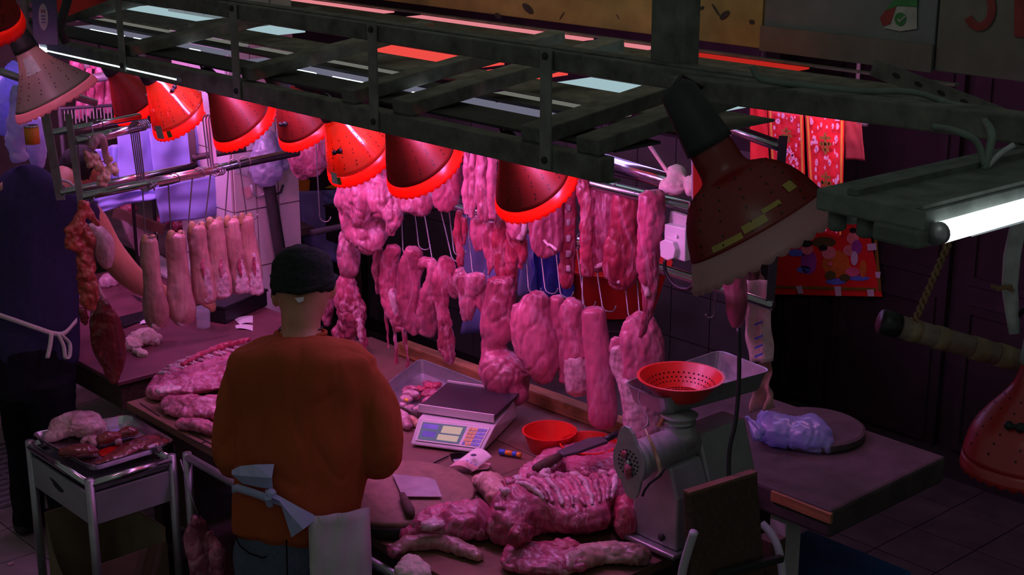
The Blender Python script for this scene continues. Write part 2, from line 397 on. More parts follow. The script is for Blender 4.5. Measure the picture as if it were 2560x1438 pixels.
def finish_organic():
    """freeze the fused shapes and give flesh and cloth their folds, creases and grain"""
    dg = bpy.context.evaluated_depsgraph_get(); nn = noise.noise
    done = [(o, bpy.data.meshes.new_from_object(o.evaluated_get(dg)), d1, s1, d2, s2, g, cr) for o, d1, s1, d2, s2, g, cr in ORG]
    for o, me, d1, s1, d2, s2, g, cr in done:
        o.modifiers.clear(); o.data = me; W = o.location.copy(); p = o.parent
        while p: W += p.location; p = p.parent
        for f in me.polygons: f.use_smooth = True
        if not d1 and not d2: continue
        gx, gy, gz = g or (1, 1, 1)
        n = len(me.vertices); out = [0.]*(3*n)
        a1, a2 = 1/max(s1, 1e-3), 1/max(s2, 1e-3)
        for i, v in enumerate(me.vertices):
            q = v.co+W; q = Vector((q.x*gx, q.y*gy, q.z*gz))
            d = 0.
            if d1:
                t = nn(q*a1); d += d1*.55*t
                r = 1-abs(nn(q*a1*1.15+Vector((7.3, 1.1, 4.2)))); d -= cr*d1*.45*max(0., r-.86)*7*.5
            if d2:
                d += d2*.7*nn(q*a2)
                r = 1-abs(nn(q*a2*.6+Vector((3.1, 9.4, 2.2)))); d -= cr*d2*.5*max(0., r-.86)*7*.5
            c = v.co+v.normal*d; out[3*i:3*i+3] = c
        me.vertices.foreach_set('co', out); me.update()
def sheet(mb, a, b, c, d, nu=14, nv=14, fn=None, th=.003):
    """a b top left/right, c d bottom right/left; fn(u,v)->offset vector; a thin closed slab"""
    a, b, c, d = map(Vector, (a, b, c, d)); N = (b-a).cross(d-a).normalized()
    P = [[(a*(1-u)+b*u)*(1-v)+(d*(1-u)+c*u)*v+(fn(u, v) if fn else Vector()) for u in [i/nu for i in range(nu+1)]] for v in [j/nv for j in range(nv+1)]]
    w_ = nu+1; vs = [p for r in P for p in r]; n = len(vs); vs += [p-N*th for p in vs]; fs = []
    for j in range(nv):
        for i in range(nu):
            q = (j*w_+i, j*w_+i+1, (j+1)*w_+i+1, (j+1)*w_+i); fs.append(q); fs.append(tuple(n+k for k in reversed(q)))
    rim = [i for i in range(w_)]+[j*w_+nu for j in range(1, nv+1)]+[nv*w_+i for i in range(nu-1, -1, -1)]+[j*w_ for j in range(nv-1, 0, -1)]
    for k in range(len(rim)):
        i0, i1 = rim[k], rim[(k+1) % len(rim)]; fs.append((i1, i0, n+i0, n+i1))
    mb.add(vs, fs); return mb
def nz(v, s=1.0, o=0.): return noise.noise(Vector(v)*s+Vector((o, o*1.7, o*.3)))

# ================================================================== the setting
def struct(name, mb, material, parent=None, **k):
    return mb.obj(name, material, parent, kind=None if parent else 'structure', **k)
floor = struct('floor', MB().box((-11, -1.5, -.06), (1.5, 6.3, -.012)), 'grout')
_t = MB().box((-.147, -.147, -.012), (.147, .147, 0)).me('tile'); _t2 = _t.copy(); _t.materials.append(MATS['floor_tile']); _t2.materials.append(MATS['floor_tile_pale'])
def proj(p):
    v = Vector(p)-_C; z = v.dot(_F); return (1280+FPX*v.dot(_R)/z, 719-FPX*v.dot(_U)/z) if z > .1 else (-9e9, 0)
for i in range(-34, -6):
    for j in range(4, 21):
        x, y = i*.3+.15, j*.3+.15; q = proj((x, y, 0))
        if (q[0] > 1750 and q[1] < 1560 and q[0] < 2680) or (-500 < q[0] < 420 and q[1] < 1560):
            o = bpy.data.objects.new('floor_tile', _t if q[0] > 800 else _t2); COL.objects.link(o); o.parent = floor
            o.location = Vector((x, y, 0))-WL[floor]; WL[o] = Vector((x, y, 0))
struct('wall_right', MB().box((-9.2, 6.1, 0), (1.5, 6.2, 3.4)), 'wall_dark')
struct('wall_back', MB().box((-9.3, .5, 0), (-9.2, 6.3, 3.4)), 'wall_mid')
struct('wall_left', MB().box((-9.2, .4, 0), (-7.5, .5, 3.4)), 'wall_mid')
wm = struct('wall_middle', MB().box((-9.2, 5.3, 0), (PY(1880, 850, 5.3).x, 5.4, 2.1)), 'wall_dark')
dt = MB().box((-.122, -.008, -.122), (.122, 0, .122)).me('dark_tile'); dt.materials.append(MATS['dark_tile'])
for i in range(0, 14):
    for j in range(0, 6):
        c = Vector((PY(1880, 850, 5.3).x-.13-.25*i, 5.3, .2+.25*j)); q = proj(c)
        if 900 < q[0] < 1950:
            o = bpy.data.objects.new('wall_tile', dt); COL.objects.link(o); o.parent = wm; o.location = c-WL[wm]
# dark brown shutter panels along the right wall
for k, (x0, x1) in enumerate(((1950, 2078), (2088, 2376), (2392, 2700))):
    a, b = PY(x0, 800, 6.1).x, PY(x1, 800, 6.1).x
    d = thing('door_%d' % (k+1), ((a+b)/2, 6.06, 0), ('dark brown shutter panel behind the striped towel', 'dark brown shutter panel under the folk picture poster', 'dark brown shutter panel beside the red lamp at far right')[k], 'shutter', 'brown shutter panels', 'structure')
    MB().box((a+.01, 6.06, .04), (b-.01, 6.1, 2.5)).obj('panel', 'door_brown', d)
    for z0, z1 in ((.12, .85), (.95, 2.35)):
        for (u0, v0, u1, v1) in ((a+.06, z0, a+.10, z1), (b-.10, z0, b-.06, z1), (a+.10, z0, b-.10, z0+.04), (a+.10, z1-.04, b-.10, z1)):
            MB().box((u0, 6.045, v0), (u1, 6.06, v1)).obj('moulding', 'door_brown', d)
struct('trim_1', MB().box((-4.5, 5.98, 0), (1.4, 6.1, .10)), 'wall_dark')
# tiled pillar behind the left table
XP = -6.1; ya, yb = PX(590, 600, XP).y, PX(752, 600, XP).y
pil = struct('wall_pillar', MB().box((XP-.5, ya, 0), (XP, yb, 3.2)), 'tile_grout')
tw, thh = (yb-ya)/3, .29
pt = MB().box((0, -tw/2+.004, -thh/2+.004), (.008, tw/2-.004, thh/2-.004)).me('wall_tile'); pt.materials.append(MATS['wall_tile'])
for i in range(3):
    for j in range(11):
        o = bpy.data.objects.new('wall_tile', pt); COL.objects.link(o); o.parent = pil; o.location = Vector((XP, ya+tw*(i+.5), .05+thh*(j+.5)))-WL[pil]
pt3 = MB().box((-.08, -.008, -thh/2+.004), (.08, 0, thh/2-.004)).me('wall_tile'); pt3.materials.append(MATS['wall_tile'])
for j in range(11):
    for i in range(3):
        o = bpy.data.objects.new('wall_tile', pt3); COL.objects.link(o); o.parent = pil; o.location = Vector((XP-.085-.165*i, ya, .05+thh*(j+.5)))-WL[pil]
struct('trim_2', MB().tube([PX(642, 700, XP+.04), Vector((XP+.04, PX(642, 700, XP+.04).y, .0))], .022), 'dirty_white', smooth=True)
MB().tube([PX(666, 330, XP+.07), PX(672, 460, XP+.07), PX(712, 705, XP+.07), PX(720, 790, XP+.07)], .030, 12).obj('drain_pipe', 'iron_dark', label='dark pipe leaning down the white tiled pillar', cat='pipe', smooth=True)
MB().tube([PX(*q, XP+.03) for q in ((628, 462), (632, 480), (645, 492), (660, 486), (668, 470))], .006, 8).obj('cable', 'cable_white', label='looped pale cable on the tiles left of the pipe', cat='cable', smooth=True)
MB().tube([PX(*q, XP+.03) for q in ((678, 478), (688, 488), (702, 480), (708, 462))], .006, 8).obj('cable', 'iron_dark', label='looped dark cable on the tiles right of the pipe', cat='cable', smooth=True)
MB().prism([PX(*q, XP+.013) for q in ((603, 470), (628, 466), (630, 490), (618, 498), (604, 485))], (.002, 0, 0)).obj('wall_sticker', 'note_pink', label='torn pink and blue sticker on the pillar tiles', cat='sticker')
MB().prism([PX(*q, XP+.013) for q in ((586, 398), (622, 405), (618, 440), (588, 432))], (.002, 0, 0)).obj('wall_notice', 'sticker', label='small grey notice on the tiles below the rail', cat='notice')

# ------------------------------------------------------------------ canopy frame over the counter
can = thing('canopy_frame', (-4.3, 2.8, 2.0), 'dark rusty iron canopy frame of beams and slats above the stall', 'canopy')
FY = 2.80
def cbeam(*a, name='beam', m='iron_frame', **k): return MB().beam(*a).obj(name, m, can, bevel=.004, **k)
cbeam((-5.98, FY, 2.100), (-2.72, FY, 2.100), .055, .066)
cbeam((-5.98, FY+.03, 2.064), (-2.72, FY+.03, 2.064), .05, .006, name='flange')
cbeam((-8.2, FY, 2.372), (-.6, FY, 2.372), .045, .052)
cbeam((-8.2, FY+.03, 2.400), (-.6, FY+.03, 2.400), .05, .006, name='flange')
for sx in (-5.31, -4.49, -3.70, -2.925):
    st = MB().box((sx-.021, FY-.036, 2.075), (sx+.021, FY-.030, 2.405)).obj('strap', 'iron_strap', can)
    for z in (2.10, 2.385): MB().lathe([(.010, 0), (.010, .006), (.006, .009)], (sx, FY-.036, z), (0, -1, 0), 10).obj('bolt', 'iron_dark', st)
for cx, wd, z0, ye in ((-5.318, .075, 2.155, 3.5), (-4.459, .075, 2.16, 3.6), (-3.869, .07, 2.155, 3.72), (-3.591, .095, 2.155, 3.72), (-3.005, .095, 2.155, 3.55), (-2.788, .085, 2.155, 3.52)):
    cbeam((cx, FY-.01, z0), (cx, ye, z0+.12*(ye-FY)), wd, .045, name='crossbeam')
MB().tube([(-5.9, FY, 2.235), (-5.9, 3.9, 2.38)], .034, 14).obj('crossbeam', 'iron_frame', can, smooth=True)
MB().beam(PY(478, 72, 3.3), PY(800, 30, 3.9), .06, .05).obj('crossbeam', 'iron_frame', can, bevel=.004)
SZ = 2.13
def Yat(x, y): return PZ(x, y, SZ).y
ROW = {'lav': (Yat(700, 172), Yat(700, 153)), 'grey': (Yat(800, 160), Yat(800, 145)), 'bright': (Yat(1000, 147), Yat(1000, 117)), 'thin': (Yat(1200, 97), Yat(1200, 94)), 'far': (Yat(1300, 88), Yat(1300, 72))}
YT = Yat(750, 181)
_e = [2.86, YT-.02, YT+.02]
for q in ('lav', 'grey', 'bright', 'thin', 'far'): _e += list(ROW[q])
_e.append(ROW['far'][1]+.03)
for y0, y1 in zip(_e[0::2], _e[1::2]):
    if y1-y0 > .004: MB().box((-8.0, y0, SZ+.004), (-2.75, y1, SZ+.012)).obj('slat', 'iron_frame' if y0 > 3.2 else 'iron_dark', can)
# translucent roof strips between the slats; emission stands in for lamplight from below
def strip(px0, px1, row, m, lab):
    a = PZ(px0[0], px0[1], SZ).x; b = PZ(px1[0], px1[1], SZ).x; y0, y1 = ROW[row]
    MB().box((a, y0, SZ-.004), (b, y1, SZ+.002)).obj('painted_glow_strip', m, label=lab, cat='roof strip', group='roof strips with painted glow in the canopy')
strip((150, 70), (620, 130), 'lav', 'glow_lav', 'dim lavender roof strip with painted glow in the leftmost bay of the canopy')
strip((620, 150), (960, 210), 'lav', 'glow_lav', 'dim lavender roof strip with painted glow in the canopy bay above the third lamp')
strip((975, 215), (1200, 262), 'lav', 'glow_lav', 'dim lavender roof strip with painted glow in the canopy between two wide crossbeams')
strip((1215, 262), (1460, 310), 'lav', 'glow_lav', 'dim lavender roof strip with painted glow in the rightmost bay of the canopy')
strip((225, 50), (600, 115), 'grey', 'glow_grey', 'dull grey roof strip with painted glow in the leftmost bay of the canopy')
strip((650, 120), (1060, 190), 'grey', 'glow_grey', 'dull grey roof strip with painted glow in the middle bay of the canopy')
strip((1240, 232), (1560, 290), 'grey', 'glow_grey', 'dull grey roof strip with painted glow in the rightmost bay of the canopy')
strip((330, 18), (700, 85), 'bright', 'glow_white', 'bright white roof strip with painted glow at upper left of the canopy')
strip((850, 112), (1195, 168), 'bright', 'glow_red', 'long bright red roof strip with painted glow in the middle of the canopy')
strip((1235, 174), (1350, 195), 'bright', 'glow_red', 'short bright red roof strip with painted glow beside the wide crossbeam')
strip((1405, 205), (1690, 255), 'bright', 'glow_white', 'pale cyan roof strip with painted glow near the right end of the canopy')
strip((1740, 262), (1815, 275), 'bright', 'glow_white', 'short pale cyan roof strip with painted glow at the right end of the canopy')
strip((450, 0), (735, 40), 'thin', 'glow_violet', 'thin violet roof strip with painted glow at the top of the canopy')
strip((995, 72), (1340, 125), 'thin', 'glow_dkred', 'thin dim red roof strip with painted glow behind the upper beam')
strip((760, -15), (1000, 28), 'far', 'glow_pink', 'pink roof strip with painted glow below the left end of the yellow board')
strip((1060, 38), (1460, 100), 'far', 'glow_pink', 'long pink roof strip with painted glow below the middle of the yellow board')
strip((1520, 108), (1610, 124), 'far', 'glow_pink', 'short pink roof strip with painted glow left of the two dark posts')
strip((1715, 138), (1975, 178), 'far', 'glow_dkred', 'deep red roof strip with painted glow right of the two dark posts')
for k, (a, b) in enumerate((((228, 78), (300, 95)), ((330, 100), (372, 107)), ((475, 127), (500, 131)), ((690, 170), (790, 188)), ((828, 198), (912, 213)), ((1028, 237), (1075, 245)))):
    A, B = PZ(*a, SZ), PZ(*b, SZ)
    MB().tube([(A.x, YT, SZ), (B.x, YT, SZ)], .010, 8).obj('light_tube', 'tube_on', label=('thin white tube sliver above the grey lamp', 'short white tube sliver left of the second strap', 'tiny white tube sliver right of the first strap', 'long white tube sliver right of the second strap', 'long white tube sliver left of the third strap', 'short white tube sliver right of the third strap')[k], cat='light tube', group='light tubes in the canopy', smooth=True)
# the bright fluorescent tube under the front beam
A, B = PY(92, 120, FY-.02), PY(448, 199, FY-.02)
ft = thing('fluorescent_tube', (A+B)/2-Vector((0, 0, .02)), 'bright white fluorescent tube under the front canopy beam at left', 'light tube')
MB().tube([A, B], .0085, 10).obj('glass_tube', 'tube_on', ft, smooth=True)
for q, s in ((A, -1), (B, 1)): MB().tube([q, q+Vector((s*.03, 0, 0))], .012, 10).obj('end_cap', 'socket_grey', ft, smooth=True)
MB().box((A.x-.03, FY-.012, A.z+.004), (B.x+.03, FY+.02, A.z+.02)).obj('housing', 'fixture_grey', ft)
# posts and boards above
for x0, x1, lab in ((1640, 1700, 'wide dark post in front of the yellow board'), (1698, 1724, 'narrow dark post right of the wide dark post')):
    a, b = PY(x0, 80, FY+.05), PY(x1, 80, FY+.05)
    MB().box((a.x, FY+.03, 2.39), (b.x, FY+.09, 3.3)).obj('support_post', 'iron_frame', label=lab, cat='post', bevel=.004)
def board(x0, x1, m, lab, parent_lab=None):
    return MB().box((x0, 4.56, 2.17), (x1, 4.60, 3.4)).obj('sign_board', m, label=lab, cat='board', group='boards above the canopy', bevel=.004)
board(-7.8, PY(1907, 60, 4.56).x-.004, 'yellow_board', 'stained yellow board behind the dark posts above the canopy')
bb = board(PY(1907, 60, 4.56).x+.004, PY(2340, 90, 4.56).x-.004, 'grey_board', 'blue grey board with a torn green sticker')
MB().box((PY(1907, 60, 4.56).x, 4.545, 2.165), (PY(2340, 90, 4.56).x, 4.558, 2.26)).obj('rail', 'grey_board_warm', bb)
b3 = board(PY(2340, 90, 4.56).x+.004, -1.2, 'grey_board_warm', 'dark grey board with faded red characters')
for (x, y, r) in ((1245, 40, 8), (1320, 22, 14), (1405, 40, 10), (1545, 42, 6), (1790, 25, 16), (1812, 38, 12), (1755, 20, 5), (1880, 55, 6)):
    o = bpy.data.objects['sign_board']
    ring = [PY(x+r*.35*math.cos(t)+r*.8*math.sin(t+x), y+r*math.sin(t), 4.559) for t in [2*pi*k/9 for k in range(9)]]
    MB().prism(ring, (0, -.002, 0)).obj('scuff', 'iron_dark', o)
def pgon(mb, pts, Y, th=.002): return mb.prism([PY(x, y, Y) for x, y in pts], (0, -th, 0))
def arc(cx, cy, rx, ry, a0, a1, n=14): return [(cx+rx*math.cos(math.radians(a0+(a1-a0)*k/n)), cy+ry*math.sin(math.radians(a0+(a1-a0)*k/n))) for k in range(n+1)]
# sticker with a green tick
sk = pgon(MB(), ((2200, 45), (2215, 25), (2245, 15), (2293, 18), (2293, 72), (2250, 78), (2210, 70)), 4.556).obj('payment_sticker', 'sign_white', label='torn white sticker with a green tick on the blue grey board', cat='sticker')
pgon(MB(), ((2205, 38), (2225, 12), (2260, -30), (2294, -30), (2294, 17), (2245, 14)), 4.554).obj('green_band', 'sign_green', sk)
pgon(MB(), ((2200, 45), (2214, 26), (2240, 17), (2226, 60), (2208, 66)), 4.5535).obj('red_patch', 'sign_red', sk)
e = pgon(MB(), arc(2251, 48, 14, 17, 0, 350), 4.553).obj('tick_disc', 'sign_green', sk)
pgon(MB(), ((2243, 48), (2246, 46), (2250, 51), (2262, 40), (2264, 43), (2250, 56)), 4.5505).obj('tick', 'sign_white', e)
for pts, nm in (((arc(2448, 20, 42, 58, -100, 150)+arc(2448, 20, 22, 36, 150, -100)), 'digit'), (((2536, -30), (2600, -30), (2600, 96), (2536, 92)), 'stroke')):
    pgon(MB(), pts, 4.556).obj(nm, 'sign_red', b3)
# hanging blue plate with an oval emblem, top left
A = Dp(5.0)
pl = MB().prism([A(78, -30), A(138, -30), A(145, 112), A(84, 110)], _Fh*.01).obj('hanging_plate', 'sign_blue', label='dark blue hanging plate with a pale oval emblem at top left', cat='sign')
ov = MB().prism([A(109+12*math.cos(t)+.05*30*math.sin(t), 42+34*math.sin(t))-_Fh*.003 for t in [2*pi*k/20 for k in range(20)]], _Fh*.002).obj('emblem', 'sign_white', pl)
for (x0, y0, x1, y1) in ((104, 24, 107, 32), (110, 24, 113, 32), (104, 38, 114, 41), (105, 46, 114, 49), (105, 54, 115, 57)):
    MB().prism([A(x0, y0)-_Fh*.005, A(x1, y0)-_Fh*.005, A(x1, y1)-_Fh*.005, A(x0, y1)-_Fh*.005], _Fh*.0015).obj('emblem_mark', 'sign_red' if y0 < 30 else 'sign_blue', ov)

# ================================================================== lamps
def lamp(rimc, axis, R, label, m_sh='shade_red', m_rim='shade_rim', Hh=None, frac=.885, on=LAMP_W, sock='dark_rubber', cord_to=None, tilt_holes=True, sock_len=.07, col=LAMP_COL, neck=.036, prof=None, extras=None, name='meat_lamp', rim_flare=.0, emit_bulb=True, face=None):
    a = Vector(axis).normalized(); Hh = Hh or R*1.5; rimc = Vector(rimc); top = rimc-a*Hh
    root = thing(name, rimc-Vector((0, 0, R*.6)), label, 'lamp', 'meat lamps')
    P = prof or [(neck, 0), (neck*1.12, .08), (R*.36, .18), (R*.51, .37), (R*.67, .56), (R*.84, .79), (R, 1.0)]
    pr = catmull(P, 4)
    up = [q for q in pr if q[1] <= frac+1e-6]; lo = [q for q in pr if q[1] >= up[-1][1]-1e-6]
    def shell(prf, wav, n=48):
        pp = [(r, h*Hh) for r, h in prf]; inner = [(r-.003, h) for r, h in reversed(pp)]
        return MB().lathe(pp+inner, top, a, n, (False, False), wav)
    sh = shell(up, None); n = 48; L = len(sh.v)//n; sh.f += [((L-1)*n+k, (L-1)*n+(k+1) % n, (k+1) % n, k) for k in range(n)]
    so = sh.obj('shade', m_sh, root, smooth=True)
    nl = len(lo)
    wv = lambda j, th: (R*.055*abs(math.sin(th*18)) if j in (nl-1, nl) else 0)
    lo = [(r+rim_flare*R*k/(nl-1), h) for k, (r, h) in enumerate(lo)]
    rm = shell(lo, wv, 144); n = 144; L = len(rm.v)//n; rm.f += [((L-1)*n+k, (L-1)*n+(k+1) % n, (k+1) % n, k) for k in range(n)]
    rm.obj('shade_rim', m_rim, root, smooth=True)
    # rows of small vent holes
    sd = a.cross(Vector((0, 0, 1))).normalized(); u = a.cross(sd)
    hb = MB()
    for c in range(14):
        th = 2*pi*c/14
        for k in range(6):
            h = .34+.40*k/5
            i = min(range(len(pr)), key=lambda q: abs(pr[q][1]-h)); r = pr[i][0]; i2 = min(i+1, len(pr)-1); t = Vector((pr[i2][0]-pr[i][0], (pr[i2][1]-pr[i][1])*Hh)); t.normalize()
            d = sd*math.cos(th+.04*k)+u*math.sin(th+.04*k); N = (d*t.y-a*t.x).normalized(); p = top+a*pr[i][1]*Hh+d*r+N*.0006
            T = a.cross(d).normalized(); B2 = N.cross(T)
            rr = R*(.016+.004*k/5)
            hb.prism([p+T*rr*.8*math.cos(q)+B2*rr*math.sin(q) for q in [2*pi*m/6 for m in range(6)]], N*.0008)
    hb.obj('vent_holes', 'black_plastic', so, kind='stuff', clean=False)
    MB().lathe([(neck*.55, -sock_len*1.12), (neck*.85, -sock_len), (neck*1.0, -sock_len*.5), (neck*1.12, -.012), (neck*1.15, .004)], top, a, 20).obj('socket', sock, root, smooth=True)
    bl = MB().lathe([(.012, .01), (.016, .03), (.030, .055), (.032, .075), (.022, .095), (.004, .102)], top, a, 16)
    bl.obj('bulb', 'bulb' if (on and emit_bulb) else 'white_plastic', root, smooth=True)
    if cord_to is None and on > LAMP_W*.5: cord_to = ((top-a*sock_len).x, max((top-a*sock_len).y, 2.90), 2.136)
    if cord_to is not None:
        s0 = top-a*sock_len*1.1; e0 = Vector(cord_to); MB().tube([s0, s0*.6+e0*.4-a*.03, e0], .005, 8).obj('cord', 'black_plastic', root, smooth=True)
    if on:
        l = bpy.data.lights.new('bulb_light', 'POINT'); l.energy = on*4; l.color = col; l.shadow_soft_size = .036
        lo_ = bpy.data.objects.new('bulb_light', l); COL.objects.link(lo_); lo_.parent = root; lo_.location = top+a*(Hh*.62)-WL[root]
    if extras: extras(root, so, top, a, pr, Hh, sd, u)
    return root
def on_shade(top, a, pr, Hh, sd, u, th, h, off=.001):
    i = min(range(len(pr)), key=lambda q: abs(pr[q][1]-h)); i2 = min(i+1, len(pr)-1); i1 = max(i-1, 0)
    t = Vector((pr[i2][0]-pr[i1][0], (pr[i2][1]-pr[i1][1])*Hh)).normalized(); d = sd*math.cos(th)+u*math.sin(th); N = (d*t.y-a*t.x).normalized()
    return top+a*pr[i][1]*Hh+d*pr[i][0]+N*off, N
def patch(root, top, a, pr, Hh, sd, u, th0, th1, h0, h1, m, name, off=.0015):
    g = [[on_shade(top, a, pr, Hh, sd, u, th0+(th1-th0)*i/4, h0+(h1-h0)*j/4, off)[0] for i in range(5)] for j in range(5)]
    vs = [p for r in g for p in r]; fs = [(j*5+i, j*5+i+1, (j+1)*5+i+1, (j+1)*5+i) for j in range(4) for i in range(4)]
    return MB().add(vs, fs).obj(name, m, root)
def facing(a, sd, u):
    """angle on the lamp that looks at the camera"""
    v = -_F; return math.atan2(v.dot(u), v.dot(sd))
def ext_sticker(*patches, clips=()):
    def f(root, so, top, a, pr, Hh, sd, u):
        t0 = facing(a, sd, u)
        for (dt_, w_, h0, h1, m, nm) in patches: patch(so, top, a, pr, Hh, sd, u, t0+dt_-w_/2, t0+dt_+w_/2, h0, h1, m, nm)
        for (dt_, h) in clips:
            p, N = on_shade(top, a, pr, Hh, sd, u, t0+dt_, h, .006)
            T = a.cross(N).normalized()
            MB().ball(p, (.010, .010, .010)).ball(p+T*.022, (.009, .009, .009)).tube([p, p+T*.022], .005, 8).obj('clip', 'black_plastic', so, smooth=True)
    return f
AX = (0, .588, -.809); LY = 3.08
# the sign of an angle offset: + is towards image left on these lamps
lamp(PY(352, 262, LY+.10), AX, .135, 'red meat lamp half hidden behind the shiny orange one', extras=ext_sticker((-.75, .35, .66, .86, 'sticker', 'price_tag'), (-.75, .16, .90, .97, 'sticker_green', 'seal')))
lamp(PY(455, 292, LY), AX, .142, 'shiny orange red meat lamp with grey tag and green seal', 'shade_red_lit', 'shade_rim', extras=ext_sticker((.95, .35, .74, .95, 'sticker', 'price_tag'), (.55, .16, .86, .95, 'sticker_green', 'seal'), clips=((-.9, .3),)), on=LAMP_W)
lamp(PY(612, 315, LY), AX, .142, 'dark red meat lamp with wavy glowing rim beside the white bag')
lamp(PY(772, 318, LY+.10), AX, .132, 'red meat lamp with a grey label hanging above the head of the man', extras=ext_sticker((-.95, .5, .45, .8, 'sticker', 'price_tag'), clips=((.75, .5),)))
lamp(PY(906, 396, LY), AX, .142, 'orange red meat lamp with a white streak above big meat', 'shade_red_lit', 'shade_rim', extras=ext_sticker((1.15, .3, .80, .96, 'sticker', 'price_tag'), (.95, .14, .84, .96, 'sticker_green', 'seal'), clips=((.55, .48),)))
lamp(PY(1062, 418, LY), AX, .145, 'dark red meat lamp over the hanging pork in the middle')
lamp(PY(1340, 474, LY), AX, .142, 'dark red meat lamp below the right part of the canopy beam', Hh=.19, sock_len=.04)
# pale lamp at left, in front of the rack
lamp(PD(142, 250, 5.05), _R*.42+Vector((0, 0, -.9))+_Fh*.12, .150, 'grey pale perforated lamp with a square sticker at top left', 'shade_pale', 'shade_pale_rim', Hh=.195, frac=.90, prof=[(.036, 0), (.044, .12), (.060, .30), (.086, .50), (.118, .72), (.146, .92), (.152, 1.0)],
     extras=ext_sticker((.05, .75, .14, .40, 'sticker', 'square_sticker'), (1.0, .2, .25, .33, 'sticker', 'round_sticker')), on=LAMP_W*.12, sock_len=.085, cord_to=PD(88, 60, 5.05), sock='dark_rubber')
MB().tube([PD(60, -30, 5.0), PD(62, 60, 5.02), PD(80, 80, 5.03), PD(88, 120, 5.04)], .014, 10).obj('lamp_bracket', 'iron_frame', label='dark bent bracket holding the grey lamp', cat='bracket', smooth=True)
# red lamp cut by the top left corner
cl_lamp = lamp(PD(-62, 48, 4.6), _R*-.25+Vector((0, 0, -.9))+_Fh*.4, .15, 'dark red lamp cut off by the top left corner', 'shade_red', 'shade_rim', on=LAMP_W*.12, cord_to=(PD(-62, 48, 4.6).x-.10, FY, 2.78))
MB().tube([(PD(-62, 48, 4.6).x-.10, FY, 2.395), (PD(-62, 48, 4.6).x-.10, FY, 2.80)], .014, 10).obj('pole', 'iron_frame', cl_lamp, smooth=True)
MB().prism([PD(128, -40, 5.9), PD(300, -60, 5.9), PD(272, 0, 5.9), PD(165, 42, 5.9), PD(140, 28, 5.9)], _Fh*.02).obj('awning_flap', 'poster_red', label='red awning flap behind the tube at top left', cat='awning')
MB().tube([PD(175, -20, 5.3), PD(160, 30, 5.3), PD(150, 75, 5.32), PD(165, 105, 5.35)], .016, 10).obj('conduit', 'iron_dark', label='thick black conduit bending down beside the blue plate', cat='conduit', smooth=True)
# big dark lamp at right, switched off
ax = _R*.50+Vector((0, 0, -.83))+_Fh*(-.20)
lamp(PD(1922, 622, 3.05), ax, .150, 'large dark red lamp with yellow tape patches at right', 'shade_dark', 'shade_skirt', Hh=.245, frac=.79, on=0, sock='dark_rubber', sock_len=.125, neck=.045, rim_flare=.20, cord_to=PD(1762, 224, 3.47),
     prof=[(.045, 0), (.047, .10), (.052, .26), (.085, .33), (.115, .45), (.135, .60), (.147, .74), (.150, .79), (.150, 1.0)],
     extras=ext_sticker((.62, .50, .70, .76, 'tape_yellow', 'tape'), (.16, .36, .66, .73, 'tape_yellow', 'tape'), (-.16, .30, .62, .69, 'tape_yellow', 'tape'), (-.62, .2, .58, .65, 'tape_yellow', 'tape')))
# red lamp at the far right edge, switched off
lamp(PD(2580, 1165, 2.9), (.02, 0, -1), .135, 'glossy red lamp hanging at the right edge of the frame', 'shade_off', 'shade_off', Hh=.215, frac=.93, on=0, sock='socket_grey', sock_len=.10, neck=.034, extras=ext_sticker(clips=((.62, .50),)), cord_to=PD(2538, 800, 2.85),
     prof=[(.034, 0), (.042, .16), (.062, .32), (.095, .50), (.118, .66), (.130, .85), (.135, 1.0)])
MB().tube([PD(*q, 2.85) for q in ((2536, 480), (2546, 560), (2530, 640), (2524, 720), (2532, 790), (2536, 835))], [.012, .015, .016, .015, .013, .010], 10).obj('taped_cable', 'cable_white', label='pale tape wrapped cable above the glossy red lamp', cat='cable', smooth=True)
fz = MB()
for k in range(14):
    a0 = PD(2538+random.uniform(-4, 4), 520+random.uniform(-6, 6), 2.8); b0 = PD(2538+random.uniform(-30, 26), 520+random.uniform(-42, 40), 2.8)
    fz.tube([a0, (a0+b0)/2+Vector((0, 0, .006)), b0], .0022, 5)
fz.obj('cable_ties', 'cable_white', label='frayed bundle of cable ties in front of the near tube', cat='cable ties')
for k, q in enumerate((((2478, 715), (2500, 722), (2530, 716)), ((2490, 725), (2510, 716), (2535, 728)))):
    MB().tube([PD(*p, 2.83) for p in q], .004, 6).obj('twine', 'rope', label=('upper frayed twine end tied to the taped cable', 'lower frayed twine end tied to the taped cable')[k], cat='twine')
# near fluorescent fitting
D0 = 2.25
fx = thing('light_fitting', PD(2300, 560, D0), 'dusty grey twin tube light fitting with a lit tube at right', 'light fitting')
e1, e2 = PD(2040, 470, D0+.08), PD(2330, 520, D0-.06); dirn = (PD(2560, 355, D0+.42)-PD(2040, 470, D0+.08)).normalized(); side = (e2-e1); side -= dirn*side.dot(dirn)
upv = dirn.cross(side).normalized(); upv = upv if upv.z > 0 else -upv
Lf = .72
def bar(o0, s0, s1, u0, u1, l0=0, l1=Lf):
    vs = [o0+side*s+upv*u_+dirn*l for l in (l0, l1) for s, u_ in ((s0, u0), (s1, u0), (s1, u1), (s0, u1))]
    return MB().add(vs, [(3,2,1,0),(4,5,6,7),(0,1,5,4),(1,2,6,5),(2,3,7,6),(3,0,4,7)])
bar(e1, 0, 1, -.035, 0).obj('body', 'fixture_grey', fx, bevel=.004)
bar(e1, .30, .40, 0, .010).obj('ridge', 'fixture_grey', fx); bar(e1, .92, .99, 0, .006).obj('ridge', 'fixture_grey', fx)
bar(e1, .60, 1.02, -.06, -.035, .12).obj('reflector', 'fixture_white', fx)
bar(e1, .58, 1.0, -.06, -.03, -.01, .1).obj('end_plate', 'fixture_grey', fx, bevel=.006)
